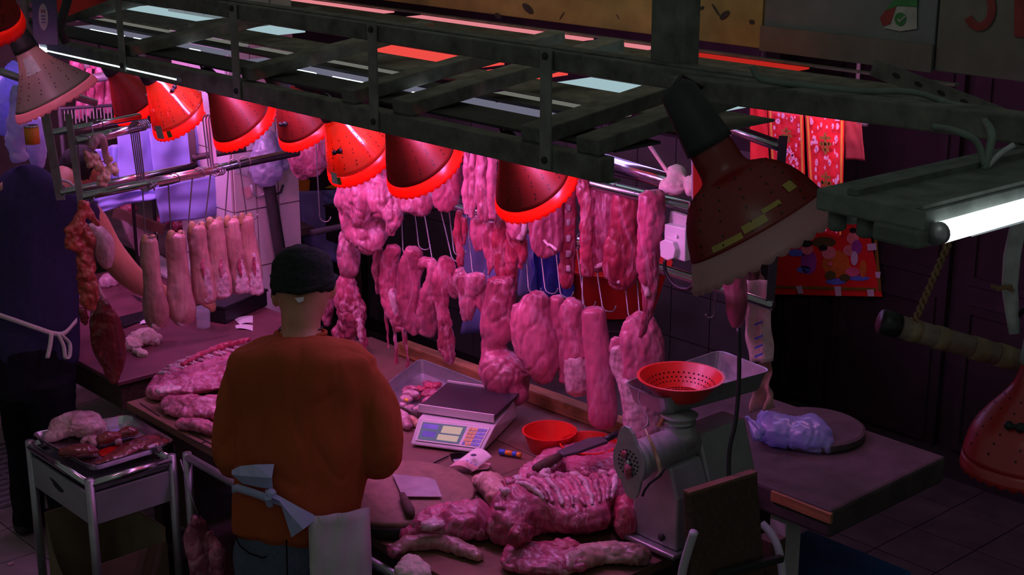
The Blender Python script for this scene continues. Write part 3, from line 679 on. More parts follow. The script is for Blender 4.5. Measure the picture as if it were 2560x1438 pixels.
for k, s in enumerate((.10, .38, .82)):
    c = e1+side*s+dirn*.03-upv*.035
    MB().lathe([(.014, 0), (.015, .03), (.010, .034)], c, -upv, 14).obj('tube_holder', 'fixture_grey', fx, smooth=True)
    MB().lathe([(.011, 0), (.011, .028)], c+dirn*.035, -upv, 14).obj('starter', ('fixture_white', 'note_pink', 'fixture_white')[k], fx, smooth=True)
ta, tb = PD(2352, 582, D0-.05), PD(2600, 512, D0+.10)
MB().tube([ta, tb], .0165, 16).obj('glass_tube', 'tube_near', fx, smooth=True)
MB().tube([ta-(tb-ta).normalized()*.016, ta], .0168, 16).obj('tube_cap', 'steel_dull', fx, smooth=True)
# right-hand hanging clutter
pole = thing('wrapped_pole', PD(2360, 845, 3.0), 'horizontal pole wrapped in brown tape hanging from twine', 'pole')
pa, pb = PD(2208, 805, 2.95), PD(2560, 905, 3.02)
MB().tube([pa, pa.lerp(pb, .5), pb], .0225, 14).obj('shaft', 'pole_tape', pole, smooth=True)
MB().tube([pa-(pb-pa).normalized()*.004, pa.lerp(pb, .10)], .025, 14).obj('end_cap', 'black_plastic', pole, smooth=True)
for t0, t1 in ((.17, .24), (.36, .44), (.62, .72), (.80, .90)): MB().tube([pa.lerp(pb, t0), pa.lerp(pb, t1)], .0240, 14).obj('tape_band', 'pole_tape_tan', pole, smooth=True)
tw_ = MB(); T0, T1 = PD(2375, 600, 2.9), PD(2283, 812, 2.95)
for s in (0, 1): tw_.tube([T0.lerp(T1, k/30)+_R*.005*math.cos(k*1.3+s*pi)+_F*.005*math.sin(k*1.3+s*pi) for k in range(31)], .004, 6)
tw_.obj('hanging_twine', 'rope', label='twisted brown twine holding up the wrapped pole', cat='twine', smooth=True)
# perforated angle iron and cables at upper right
ai = MB(); a0, b0 = PD(2182, 168, 3.9), PD(2600, 330, 3.5); ai.beam(a0, b0, .006, .045, up=_U).obj('angle_iron', 'iron_frame', label='rusty perforated angle iron crossing the upper right corner', cat='angle iron')
o = [q for q in bpy.data.objects if q.name == 'angle_iron'][0]
for k in range(6):
    p = a0.lerp(b0, .15+.14*k)-_F*.006; d = (b0-a0).normalized(); MB().prism([p+d*.014*math.cos(t)+_U*.007*math.sin(t) for t in [2*pi*m/8 for m in range(8)]], _F*.002).obj('slot', 'black_plastic', o)
for pts, m, lab, r in ((((1880, 165), (1892, 190), (1915, 202), (2010, 215), (2150, 228), (2280, 230), (2370, 258), (2440, 282), (2478, 330), (2472, 380), (2462, 425)), 'cable_green', 'long pale green cable lying along the upper beam at right', .007),
                       (((2335, 318), (2380, 325), (2430, 345), (2450, 370), (2462, 415)), 'cable_green', 'short yellow green cable arching over the light fitting', .006),
                       (((2465, 420), (2500, 385), (2535, 362)), 'cable_white', 'thin cable fork reaching right of the light fitting', .005)):
    MB().tube([PD(x, y, 3.2-(.75 if y > 250 else .0)*min(1, max(0, (y-250)/80))) for x, y in catmull(list(pts), 4)], r, 8).obj('cable', m, label=lab, cat='cable', smooth=True)
MB().beam(PD(1690, 215, 3.55), PD(2640, 330, 2.6), .05, .05).obj('side_beam', 'iron_frame', label='dark iron beam running to the upper right edge', cat='beam', bevel=.004)
gl = MB(); 
for k in range(9):
    p = PY(1460+random.uniform(-30, 45), 345+random.uniform(-14, 16), 3.0)
    gl.tube([p, p+Vector((random.uniform(-.08, .08), random.uniform(-.06, .06), random.uniform(-.005, .015))), p+Vector((random.uniform(-.1, .1), random.uniform(-.08, .08), 0))], .003, 5)
gl.obj('wire_tangle', 'cable_green', label='tangle of loose wires on the canopy near its right end', cat='wires', kind='stuff')

# ================================================================== counter
CZ = .80
ct = thing('counter', (-3.9, 3.2, 0), 'long butcher counter with tan boards in front of the hanging meat', 'counter')
CX0, CX1, CY0, CY1 = -5.15, -2.72, 2.585, 3.80
MB().box((CX0+.02, CY0+.03, .70), (CX1-.32, CY1-.02, CZ-.036)).obj('frame', 'wood_dark', ct)
for x in (CX0+.08, (CX0+CX1)/2, CX1-.08):
    for y in (CY0+.10, CY1-.10): MB().box((x-.035, y-.035, 0), (x+.035, y+.035, .70)).obj('leg', 'wood_dark', ct)
xs = (CX0, -4.42, -3.62, -3.05, CX1)
for k in range(4):
    for j, (y0, y1) in enumerate(((CY0, 3.02), (3.02, 3.42), (3.42, CY1))):
        MB().box((xs[k]+.002, y0+.002, CZ-.034), ((xs[k+1] if k < 3 else (CX1, -2.80, -3.0)[j])-.002, y1-.002, CZ-(.0 if (k+j) % 2 else .0015))).obj('board', 'counter_board' if j == 0 else 'counter_sheet', ct, bevel=.003)
for k, (a, b) in enumerate((((350, 1008), (398, 1040)), ((468, 1078), (545, 1118)), ((455, 1086), (535, 1125)), ((500, 1110), (515, 1103)))):
    MB().beam(PZ(*a, CZ+.001), PZ(*b, CZ+.001), .004, .002).obj('crack', 'black_plastic', ct)
MB().box((CX0+.05, CY0+.06, .18), (CX1-.05, CY1-.2, .20)).obj('shelf', 'wood_dark', ct)
MB().beam(PZ(1005, 868, CZ+.03), PZ(1600, 1083, CZ+.03), .06, .06).obj('back_ledge', 'wood_beam', label='worn orange brown timber ledge along the back of the counter', cat='timber', bevel=.008)
# steel rail along the front of the counter
fr = thing('front_rail', (-3.9, 2.53, .70), 'steel tube rail running along the front of the counter', 'rail')
rl = PZ(470, 1142, .76)
MB().tube([(-4.60, 2.535, .755), (-3.1, 2.535, .755)], .016, 12).obj('tube', 'steel_dull', fr, smooth=True)
for x in (-4.595, -3.9, -3.2): MB().tube([(x, 2.535, 0), (x, 2.535, .77)], .017, 12).obj('post', 'steel_dull', fr, smooth=True)
# left back table
LTY = ya-.02
lt = thing('side_table', (-5.9, 3.1, 0), 'purple brown topped table at the back left below the trotters', 'table')
MB().box((-6.9, 2.67, CZ-.02), (-5.37, LTY, CZ)).obj('top', 'table_sheet', lt, bevel=.004)
MB().box((-6.88, 2.69, CZ-.13), (-5.39, LTY-.02, CZ-.02)).obj('apron_board', 'wood_dark', lt)
for x in (-6.8, -5.48):
    for y in (3.02, LTY-.08): MB().box((x-.035, y-.035, 0), (x+.035, y+.035, CZ-.13)).obj('leg', 'wood_dark', lt)
# right table
rt = thing('side_table', (-3.0, 4.18, 0), 'thick dark slab table on the right behind the meat grinder', 'table')
MB().box((-4.4, 3.84, .695), (-2.665, 4.53, CZ-.002)).obj('top', 'stone_slab', rt, bevel=.012)
MB().box((-4.3, 3.92, .60), (-2.95, 4.45, .695)).obj('frame', 'wood_dark', rt)
for x in (-4.2, -3.32):
    for y in (3.98, 4.40): MB().box((x-.04, y-.04, 0), (x+.04, y+.04, .60)).obj('leg', 'wood_dark', rt)
MB().box((-2.93, 3.86, .42), (-2.86, 3.95, .695)).obj('corner_block', 'dirty_white', rt, bevel=.004)
MB().box((-2.91, 3.83, .755), (-2.66, 3.845, .79)).obj('edge_strip', 'wood_beam', rt)
cb = thing('round_chopping_board', PZ(2030, 1085, CZ), 'dark round chopping board on the slab table by the wall', 'chopping board')
MB().lathe([(.19, 0), (.195, .01), (.195, .03), (.185, .036)], PZ(2030, 1085, CZ), n=40).obj('board', 'stone_slab', cb)
cr = thing('crate', PZ(2030, 1400, .25), 'blue plastic crate under the slab table', 'crate')
c0 = Vector((-2.95, 4.25, 0))
MB().box(c0+Vector((-.22, -.18, 0)), c0+Vector((.22, .18, .02))).obj('bottom', 'crate_blue', cr)
for lo, hi in (((-.22, -.18, .02), (.22, -.165, .33)), ((-.22, .165, .02), (.22, .18, .33)), ((-.22, -.165, .02), (-.205, .165, .33)), ((.205, -.165, .02), (.22, .165, .33))):
    MB().box(c0+Vector(lo), c0+Vector(hi)).obj('side', 'crate_blue', cr, bevel=.004)
MB().box(c0+Vector((-.235, -.195, .32)), c0+Vector((.235, .195, .345))).obj('lid', 'crate_blue', cr, bevel=.006)

# ================================================================== racks
def rack(name, lab, rails, posts, base, m='steel'):
    r = thing(name, base, lab, 'rack', 'meat racks')
    for a, b, rad in rails: MB().tube([a, b], rad, 16).obj('rail', m, r, smooth=True)
    for a, b, wd, mm in posts: MB().beam(a, b, wd, .006, up=_Fh).obj('post', mm, r)
    return r
XL = -5.3
rack('meat_rack', 'steel hanging rack of parallel rails over the left table', [
    (PX(190, 352, XL), PX(362, 316, XL), .017), (PX(128, 333, XL-.22), PX(350, 291, XL-.22), .015),
    (PX(204, 492, XL), PX(745, 380, XL), .018), (PX(150, 482, XL-.22), PX(490, 414, XL-.22), .015)], [
    (PX(108, 260, XL-.22), PX(152, 500, XL-.22), .035, 'iron_strap'), (PX(170, 285, XL), PX(203, 512, XL), .026, 'iron_strap'),
    (PX(470, 250, XL-.22), PX(487, 425, XL-.22), .03, 'iron_dark'), (PX(512, 230, XL), PX(540, 440, XL), .026, 'banner_white')], PX(300, 500, XL))
MB().tube([PX(480, 395, XL-.22), PX(612, 372, XL-.22)], .014, 12).obj('rail', 'iron_dark', bpy.data.objects['meat_rack'], smooth=True)
YR = 3.62; XE = PY(1728, 520, YR).x
rack('meat_rack', 'front steel hanging rack with end plate and power socket', [
    (Vector((-5.3, YR, 1.80)), Vector((XE, YR, 1.79)), .021), (PY(850, 432, 3.76), PY(1742, 700, 3.76), .018)], [
    (PY(1752, 330, YR), PY(1752, 725, YR), .05, 'red_basin'), (PY(1732, 345, YR-.004), PY(1738, 720, YR-.004), .012, 'banner_white')], PY(1600, 600, YR))
YB = 4.04
rack('meat_rack', 'rear steel hanging rack beside the red banners', [
    (PY(1500, 400, YB), PY(1760, 480, YB), .030), (PY(1700, 275, YB), PY(1950, 365, YB), .020), (PY(1130, 497, YB), PY(1932, 765, YB), .018)], [
    (PY(1958, 340, YB), PY(1924, 772, YB), .030, 'iron_dark')], PY(1800, 700, YB))
_cr = PY(780, 582, 3.9)
MB().tube([_cr, Vector((_cr.x, 5.3, _cr.z))], .016, 12).obj('cross_rail', 'iron_dark', label='dark cross rail left of the big hanging pork', cat='rail', smooth=True)

def hook(a, b, lab, r=.0028, grp='meat hooks', flip=1, m='hook_steel'):
    """S hook from the rail point a to the tip b"""
    a, b = Vector(a), Vector(b); L = (b-a).length; t = (b-a).normalized(); sd = _R*flip; rr = min(.024, L*.12)
    pts = [a+sd*rr*(-1+math.cos(q))*1.0+Vector((0, 0, rr*math.sin(q)))for q in [pi*1.15-k*pi*1.15/7 for k in range(8)]]
    pts += [a.lerp(b, .25), a.lerp(b, .6), b-t*rr]
    pts += [b-t*rr+t*rr*math.sin(q)-sd*rr*(1-math.cos(q)) for q in [k*pi*1.0/6 for k in range(1, 7)]]
    return MB().tube(pts, r, 6).obj('meat_hook', m, label=lab, cat='hook', group=grp, smooth=True)
# hooks over the left rail that carry the trotters
for k, (a, b) in enumerate((((356, 470), (364, 595)), ((420, 448), (428, 590)), ((482, 435), (470, 568)), ((528, 422), (512, 560)), ((572, 412), (562, 555)), ((598, 405), (618, 548)))):
    hook(PX(*a, XL), PX(*b, XL), 'thin hook on the left rail, %s from the left, holding a trotter' % ('first', 'second', 'third', 'fourth', 'fifth', 'sixth')[k], flip=-1)
for k in range(5):
    hook(PX(325+k*5, 318-k, XL), PX(348+k*4, 478-k*2, XL), 'empty long hook in the bunch hanging from the upper left rail', r=.003, grp='bunch of empty hooks', flip=-1)
for k in range(3):
    hook(PX(507+k*7, 300, XL+.01), PX(524+k*6, 440-k, XL+.01), 'empty hook hanging beside the pale rack upright', r=.003, grp='empty hooks by the upright', flip=-1)
hook(PX(194, 352, XL), PX(205, 508, XL), 'long hook by the near rack post carrying the offal', r=.003, flip=-1)
hook(PX(228, 312, XL-.22), PX(236, 350, XL), 'long hook reaching down to the pale intestine', r=.003, flip=-1)

# ================================================================== hanging meat
def meat(name, lab, lofts, pl, m='meat', ratio=.7, cat='meat', grp=None, vox=.007, d1=.014, s1=.045, d2=.005, s2=.015, parts=(), parent=None, sq=.9, smooth=2):
    mb = MB()
    for L in lofts: loft(mb, L, pl, ratio, sq=sq)
    o = mb.obj(name, m, parent, label=lab, cat=None if parent else cat, group=grp, clean=False)
    organic(o, vox, d1*1.25, s1, d2*1.2, s2, smooth, (1, 1, .5))
    for nm, pm, rows, rt_, pd_ in parts:
        pb = MB()
        for L in rows: loft(pb, [tuple(r[:3])+((r[3] if len(r) > 3 else 0.)+pd_,) for r in L], pl, rt_)
        organic(pb.obj(nm, pm, o, clean=False), .005, .006, .02, .002, .01, 1)
    return o
FAT[0] = 1.13
Yu = Yp(3.58); Yl = Yp(3.66); Yb = Yp(3.80)
G = 'pork hanging on the front rack'
meat('hanging_pork', 'knobbly pork hanging behind the lamp above the cap', [[(768, 300, 20), (768, 325, 46), (768, 370, 53), (766, 405, 46), (756, 432, 24), (752, 448, 8)]], Yb, 'meat_fatty', grp=G)
meat('hanging_pork', 'biggest lumpy pork shoulder under the orange lamp', [
    [(948, 380, 24), (925, 440, 55), (918, 485, 68), (912, 525, 62), (905, 560, 46), (925, 598, 40), (935, 622, 26)],
    [(940, 455, 36), (965, 505, 38), (985, 545, 24), (978, 588, 12)], [(885, 470, 28), (872, 520, 24), (885, 560, 20)]], Yu, 'meat_fatty', grp=G, d1=.030, s1=.06, d2=.010, s2=.022)
meat('hanging_pork', 'rounded pale pork hanging below the sixth lamp', [[(1000, 380, 14), (1012, 440, 28), (1035, 488, 42), (1048, 515, 40), (1052, 532, 24)]], Yu, 'meat_fatty', grp=G)
meat('pork_block', 'squared pork block with a fat face below the canopy beam', [[(1122, 395, 27), (1120, 440, 31), (1116, 490, 31), (1112, 520, 22)]], Yu, 'meat_smooth', grp=G, sq=.6, parts=[('fat_face', 'fat', [[(1106, 455, 15), (1106, 490, 17), (1102, 515, 11)]], .5, -.022)])
for k, (rows, lab) in enumerate((
    ([(1166, 372, 9), (1168, 430, 10), (1166, 490, 10), (1170, 535, 8)], 'leftmost pale belly strip of four hanging under the beam'),
    ([(1186, 374, 9), (1182, 430, 10), (1184, 490, 11), (1178, 545, 7)], 'second pale belly strip of four hanging under the beam'),
    ([(1205, 376, 13), (1204, 440, 15), (1207, 500, 17), (1213, 552, 13)], 'widest belly strip of four hanging under the beam'),
    ([(1229, 384, 10), (1228, 450, 12), (1230, 510, 12), (1232, 545, 9)], 'rightmost pale belly strip of four hanging under the beam'))):
    meat('belly_strip', lab, [rows], Yu, 'meat_fatty', .8, grp='belly strips under the beam', vox=.006, d1=.010, s1=.03)
meat('meat_strip', 'narrow red strip hanging left of the lavender cloth', [[(1150, 530, 9), (1144, 585, 10), (1149, 635, 10), (1152, 664, 7)], [(1162, 545, 8), (1163, 580, 8), (1160, 612, 6)]], Yl, 'meat_red', .8, grp=G, vox=.006)
meat('pork_cube', 'short squared pork piece on a hook below the belly strips', [[(1194, 548, 15), (1194, 590, 15), (1198, 628, 13)]], Yl, 'meat_smooth', .8, grp=G, sq=.6)
meat('meat_strip', 'dark pointed strip over the lavender cloth', [[(1222, 555, 15), (1222, 610, 14), (1226, 655, 10), (1222, 690, 4)], [(1236, 590, 8), (1238, 640, 8), (1230, 670, 5)]], Yl, 'meat', .8, grp=G, vox=.006)
meat('hanging_pork', 'long dark red cut hanging above the ham', [[(1262, 548, 24), (1258, 610, 26), (1266, 690, 26), (1270, 755, 20)]], Yp(3.68), 'meat_red', .7, grp=G)
meat('hanging_pork', 'pointed red cut hanging beside a bony chop', [[(1284, 570, 20), (1284, 630, 19), (1278, 680, 10), (1275, 714, 3)], [(1304, 590, 10), (1306, 640, 9), (1300, 670, 6)]], Yl, 'meat_red', .7, grp=G)
meat('bone_chop', 'bony chop with a white bone end under the seventh lamp', [[(1276, 480, 16), (1286, 530, 26), (1296, 575, 26), (1302, 597, 14)]], Yp(3.63), 'meat', .6, grp=G, parts=[('bone', 'raw_bone', [[(1272, 568, 6), (1286, 586, 8), (1304, 592, 8), (1312, 560, 6)]], .7, -.018)])
meat('hanging_pork', 'broad pork flap hanging behind the rib strip', [[(1372, 470, 34), (1366, 540, 38), (1366, 600, 36), (1374, 636, 26)]], Yu, 'meat_smooth', .5, grp=G, parts=[('tendon', 'fat', [[(1350, 540, 4), (1356, 590, 4), (1372, 615, 5)], [(1372, 610, 5), (1392, 625, 5)]], .6, -.035)])
meat('rib_strip', 'long narrow rib strip with square bones', [[(1422, 452, 19), (1420, 540, 20), (1418, 640, 20), (1417, 695, 19), (1414, 722, 13)]], Yl, 'meat_red', .55, grp=G, parts=[('bone', 'raw_bone', [[(1421, y, 7), (1421, y+14, 7)]], .5, -.022) for y in (480, 514, 550, 590, 628, 664)])
meat('meat_strip', 'ragged red strip behind the fatty pork slab', [[(1450, 416, 12), (1456, 450, 17), (1465, 540, 16), (1466, 630, 16), (1468, 690, 13)]], Yu, 'meat_red', .5, grp=G)
meat('hanging_pork', 'folded pork slab with a pale lower edge', [[(1498, 436, 24), (1500, 475, 38), (1508, 540, 34), (1502, 600, 36), (1494, 648, 34), (1482, 672, 16)]], Yl, 'meat', .55, grp=G, parts=[('fat_edge', 'fat', [[(1480, 620, 5), (1472, 660, 8), (1500, 664, 6), (1524, 645, 5)]], .6, -.03)])
meat('hanging_pork', 'broad red pork slab widening to the bottom', [[(1562, 480, 26), (1564, 530, 32), (1558, 590, 36), (1552, 650, 43), (1548, 695, 41), (1540, 716, 20)]], Yl, 'meat_red', .5, grp=G, parts=[('fat_edge', 'fat', [[(1532, 560, 4), (1524, 620, 5), (1518, 680, 7), (1550, 706, 6)]], .6, -.026)])
meat('tail_cut', 'long pork cut tapering to a tail beside the power socket', [[(1628, 484, 27), (1628, 540, 33), (1622, 605, 28), (1620, 675, 26), (1626, 720, 19), (1622, 770, 14), (1608, 822, 9), (1597, 846, 6)]], Yp(3.52), 'meat', .75, grp=G, parts=[('fat_layer', 'fat', [[(1602, 560, 6), (1604, 640, 9), (1612, 700, 10), (1620, 740, 7)]], .6, -.026)])
meat('hanging_pork', 'smooth rounded cut hanging under the big dark lamp', [[(1836, 620, 26), (1838, 700, 27), (1842, 755, 25), (1841, 800, 19), (1840, 820, 9)]], Yp(4.0), 'meat_smooth', .8, grp=G, d1=.005, d2=.001)
# lower row
G2 = 'pork hanging on the lower rail'
meat('meat_scrap', 'small pork scrap hanging right beside the ear of the man', [[(824, 715, 11), (820, 770, 15), (818, 812, 10)]], Yp(3.7), 'meat', .7, grp=G2)
meat('hanging_pork', 'knotted pork piece hanging over the ragged one left of the strips', [[(868, 582, 16), (870, 630, 29), (872, 665, 27), (866, 690, 17)]], Yp(3.62), 'meat_fatty', .8, grp=G2, d1=.02)
meat('hanging_pork', 'ragged pork piece with a white sinew leg', [[(868, 690, 20), (868, 735, 30), (882, 790, 32), (864, 832, 29), (868, 866, 22)], [(900, 800, 9), (907, 842, 11), (912, 888, 7)]], Yp(3.62), 'meat', .7, grp=G2, d1=.026, d2=.010, parts=[('sinew', 'fat', [[(898, 798, 8), (901, 830, 8), (905, 860, 5)]], .7, -.014)])
meat('meat_strip', 'thin hanging strip right of the knotted pork', [[(946, 618, 10), (941, 680, 9), (942, 738, 6)]], Yp(3.70), 'meat', .8, grp=G2, vox=.006)
meat('hanging_pork', 'thin sinewy cut with three dangling tails', [[(985, 618, 16), (972, 662, 22), (972, 715, 26), (985, 775, 22), (1002, 824, 13)], [(962, 745, 6), (967, 810, 5), (971, 872, 3)], [(985, 815, 6), (991, 870, 6), (990, 918, 4)], [(1010, 822, 6), (1016, 868, 6), (1021, 926, 5)]], Yl, 'meat', .6, grp=G2, vox=.005, d1=.014, parts=[('membrane', 'fat', [[(968, 720, 5), (980, 740, 9), (988, 790, 6)]], .5, -.02)])
meat('hanging_pork', 'plump smooth cut right of the dangling tails', [[(1036, 626, 19), (1024, 660, 26), (1022, 710, 27), (1026, 770, 27), (1030, 815, 21), (1036, 836, 10)]], Yp(3.64), 'meat_smooth', .8, grp=G2)
meat('hanging_pork', 'curled cut looped over its hook', [[(1043, 698, 9), (1046, 672, 12), (1060, 656, 14), (1078, 662, 14), (1086, 690, 16)], [(1084, 690, 17), (1076, 745, 24), (1070, 800, 26), (1068, 834, 20)]], Yl, 'meat_smooth', .7, grp=G2, vox=.006)
meat('hanging_pork', 'long knobbly cut reaching down to the timber ledge', [[(1116, 646, 16), (1110, 690, 27), (1104, 735, 21), (1108, 780, 16), (1112, 830, 18), (1118, 870, 18), (1126, 900, 13), (1128, 912, 6)]], Yp(3.63), 'meat', .75, grp=G2)
meat('hanging_pork', 'bunch of small cuts skewered over the lavender cloth', [[(1150, 672, 14), (1152, 700, 26), (1138, 728, 18), (1132, 742, 8)], [(1166, 690, 16), (1161, 750, 14), (1163, 802, 10)], [(1182, 690, 17), (1178, 750, 14), (1172, 800, 8)], [(1196, 690, 15), (1192, 720, 14), (1182, 738, 7)]], Yp(3.63), 'meat_fatty', .7, grp=G2, vox=.006)
meat('hanging_pork', 'flat oval cut on the curved hook', [[(1206, 706, 12), (1202, 745, 14), (1212, 790, 8)]], Yp(3.65), 'meat', .5, grp=G2, vox=.006)
meat('ham', 'large folded ham hanging above the digital scale', [[(1250, 700, 30), (1248, 760, 38), (1246, 820, 40), (1236, 868, 33), (1250, 910, 50), (1272, 950, 56), (1288, 980, 40), (1306, 998, 16)]], Yp(3.62), 'meat_smooth', .8, cat='ham', grp=G2, d1=.022, s1=.07)
meat('ham', 'round smooth ham right of the folded one', [[(1352, 738, 20), (1338, 772, 44), (1338, 822, 56), (1348, 872, 54), (1358, 915, 38), (1360, 952, 18)], [(1292, 762, 14), (1294, 812, 20), (1306, 870, 20)]], Yp(3.63), 'meat_smooth', .75, cat='ham', grp=G2, d1=.018, s1=.07)
meat('hanging_pork', 'rolled cut with a pale side half hidden behind the round ham', [[(1396, 744, 19), (1398, 790, 22), (1402, 850, 20), (1410, 910, 14), (1410, 955, 12)]], Yp(3.68), 'meat_smooth', .8, grp=G2)
meat('pork_roll', 'shorter pork roll with a pale fat lower end', [[(1440, 758, 22), (1430, 785, 30), (1438, 850, 27), (1444, 895, 28)]], Yp(3.64), 'meat_smooth', .8, grp=G2, d1=.008, parts=[('fat_end', 'fat', [[(1444, 890, 30), (1446, 930, 32), (1448, 970, 31), (1450, 984, 22)]], .8, 0.)])
meat('pork_roll', 'longest straight pork roll reaching down to the red bowls', [[(1484, 776, 28), (1488, 830, 30), (1496, 900, 31), (1504, 980, 33), (1508, 1040, 35), (1510, 1062, 28)]], Yp(3.62), 'meat_smooth', .8, grp=G2, d1=.006, d2=.002)
meat('pork_slab', 'big pork slab with thick fat hanging behind the grinder', [[(1588, 795, 32), (1600, 835, 50), (1606, 880, 48), (1604, 960, 44)], [(1544, 850, 17), (1540, 880, 16)]], Yp(3.62), 'meat_smooth', .6, grp=G2, d1=.012, parts=[('fat_rind', 'fat', [[(1548, 870, 20), (1550, 910, 24), (1566, 950, 22), (1585, 1010, 28), (1596, 1080, 34), (1602, 1150, 36)], [(1600, 950, 44), (1604, 1030, 42), (1606, 1120, 38)]], .5, -.02)])
# hooks of the right-hand rack
HK = (((1000, 565), (1008, 640), 0), ((1030, 520), (1048, 625), 0), ((1052, 545), (1084, 668), 0), ((1095, 530), (1132, 655), 0), ((1120, 525), (1136, 640), 0), ((1165, 610), (1182, 690), 0), ((1222, 690), (1220, 716), 0), ((1310, 650), (1322, 735), 0), ((1345, 645), (1364, 735), 0), ((1385, 630), (1402, 745), 0), ((1440, 700), (1462, 780), 0), ((1456, 690), (1456, 770), 0), ((1482, 690), (1508, 780), 0), ((1555, 715), (1572, 800), 0), ((1588, 710), (1600, 800), 0), ((1232, 395), (1243, 550), 1), ((1586, 372), (1586, 482), 1), ((1636, 360), (1634, 480), 1), ((1533, 440), (1533, 462), 1), ((786, 480), (800, 555), 1), ((842, 478), (855, 588), 1))
WD = ('over the thin sinewy cut', 'over the plump smooth cut', 'over the curled cut', 'over the long knobbly cut', 'right of the long knobbly cut', 'left of the lavender cloth', 'above the flat oval cut', 'left of the round ham', 'above the round ham', 'right of the broad pork flap', 'bending over the shorter roll', 'shining below the ragged strip', 'over the longest roll', 'in front of the red basin', 'right of the red basin', 'beside the belly strips', 'above the broad red slab', 'above the tail cut', 'above the folded pork slab', 'in front of the torn white cloth', 'left of the biggest shoulder')
def rail_at(px_, A, B):
    lo, hi_ = 0., 1.
    for _ in range(40):
        m = (lo+hi_)/2
        if proj(A.lerp(B, m))[0] < px_: lo = m
        else: hi_ = m
    return A.lerp(B, lo)
RU = (Vector((-5.3, YR, 1.80)), Vector((XE, YR, 1.79))); RLo = (PY(850, 432, 3.76), PY(1742, 700, 3.76))
for (a, b, hi), wd in zip(HK, WD):
    q = rail_at(a[0], *(RU if hi else RLo)); hook(q+Vector((0, 0, .016)), PY(*b, 3.60 if hi else 3.66), 'meat hook '+wd, flip=-1)
hook(rail_at(768, *RU)+Vector((0, 0, .016)), PY(768, 325, 3.78), 'meat hook of the knobbly pork above the cap', flip=-1)
hook(PY(1790, 714, YB), PY(1784, 795, YB), 'long empty hook right of the grinder tray', flip=1)
hook(PY(1830, 318, YB), PY(1820, 400, YB), 'hook on the shiny rail beside the red banners', flip=1)

# ------------------------------------------------------------------ trotters
GT = 'pig trotters on the left rail'
for k, (rows, cut, w_) in enumerate((
    ([(372, 600, 19), (374, 640, 22), (380, 695, 20), (386, 750, 27), (392, 792, 28), (393, 814, 21)], 0, 'first trotter from the left, whole with smooth skin'),
    ([(440, 590, 23), (441, 625, 24), (446, 685, 25), (450, 740, 29), (457, 785, 31), (458, 806, 22)], 0, 'second trotter from the left, whole with a wide lower end'),
    ([(491, 568, 21), (494, 605, 22), (501, 660, 23), (509, 715, 27), (513, 750, 27)], 1, 'third trotter from the left, split open above the plastic cup'),
    ([(536, 556, 21), (540, 605, 22), (546, 660, 23), (552, 712, 26), (555, 738, 24)], 1, 'fourth trotter from the left, split with pale flesh'),
    ([(578, 552, 18), (585, 605, 19), (593, 660, 21), (601, 712, 22), (604, 728, 18)], 1, 'fifth trotter from the left, narrow and split'),
    ([(614, 546, 18), (620, 600, 19), (629, 655, 21), (636, 710, 19), (640, 732, 14)], 1, 'sixth trotter from the left, reddest and nearest the pillar'))):
    X = Xp(XL+.01*k)
    t = thing('pig_trotter', X(rows[-1][0], rows[-1][1]), w_, 'trotter', GT)
    mb = MB(); loft(mb, rows, X, .85); o = mb.obj('leg_skin', 'pig_skin', t, clean=False); organic(o, .007, .006, .05, .0015, .02, 3)
    x, y, h = rows[0]
    for s in (-.5, .5):
        hb = MB(); loft(hb, [(x+s*h*1.0+2, y-12, h*.34), (x+s*h*1.05, y-2, h*.46), (x+s*h*.95, y+14, h*.48)], X, .9, sub=3); organic(hb.obj('toe', 'hoof', t, clean=False), .005, .003, .02, 0, 0, 1)
    if cut:
        r = rows
        cb_ = MB(); loft(cb_, [(r[1][0]+4, r[1][1]+6, 3, -.028), (r[2][0]+6, r[2][1]-6, 8, -.034), (r[3][0]+4, r[3][1]-8, 15, -.037), (r[4][0]+2, r[4][1]+1, 18, -.034)], X, .35); organic(cb_.obj('split_flesh', 'raw_bone', t, clean=False), .005, .008, .02, .003, .008, 1)
        cb_ = MB(); loft(cb_, [(r[2][0]+6, r[2][1]-14, 3, -.044), (r[2][0]+6, r[2][1]+12, 5, -.048), (r[3][0]+2, r[3][1]-18, 3, -.048)], X, .35); organic(cb_.obj('red_marrow', 'meat', t, clean=False), .004, .005, .015, 0, 0, 1)
    else:
        r = rows[-1]; cb_ = MB(); loft(cb_, [(r[0]-r[2]*.6, r[1]-2, r[2]*.3, -.02), (r[0], r[1]+3, r[2]*.4, -.022), (r[0]+r[2]*.7, r[1]-8, r[2]*.3, -.02)], X, .8); organic(cb_.obj('cut_end', 'raw_bone', t, clean=False), .004, .005, .02, 0, 0, 1)
FAT[0] = 1.0
# offal hanging from the left rack
X = Xp(XL+.12)
of = thing('offal_pluck', X(270, 950), 'hanging red lung, pale stomach and long dark liver beside the navy shirt', 'offal')
def opart(nm, m, L, rt_=.7, d1=.016, d2=.006, vox=.006, p=of, pl=X):
    mb = MB()
    for q in L: loft(mb, q, pl, rt_)
    return organic(mb.obj(nm, m, p, clean=False), vox, d1, .04, d2, .014, 2)
opart('windpipe', 'lung', [[(208, 502, 12), (204, 530, 14), (196, 555, 16), (188, 580, 20)], [(214, 504, 10), (220, 530, 11), (232, 548, 10), (246, 566, 8)]])
lg = opart('lung_lobe', 'lung', [[(180, 575, 16), (182, 605, 20), (198, 622, 18)], [(205, 565, 18), (220, 600, 16), (226, 640, 10), (236, 680, 6)], [(200, 620, 12), (214, 680, 22), (222, 740, 26), (228, 775, 14)]], d1=.022, d2=.010)
opart('stomach', 'stomach', [[(242, 570, 12), (256, 600, 27), (262, 640, 25), (270, 668, 12)], [(225, 560, 8), (240, 582, 14)]], .9, .006, .002)
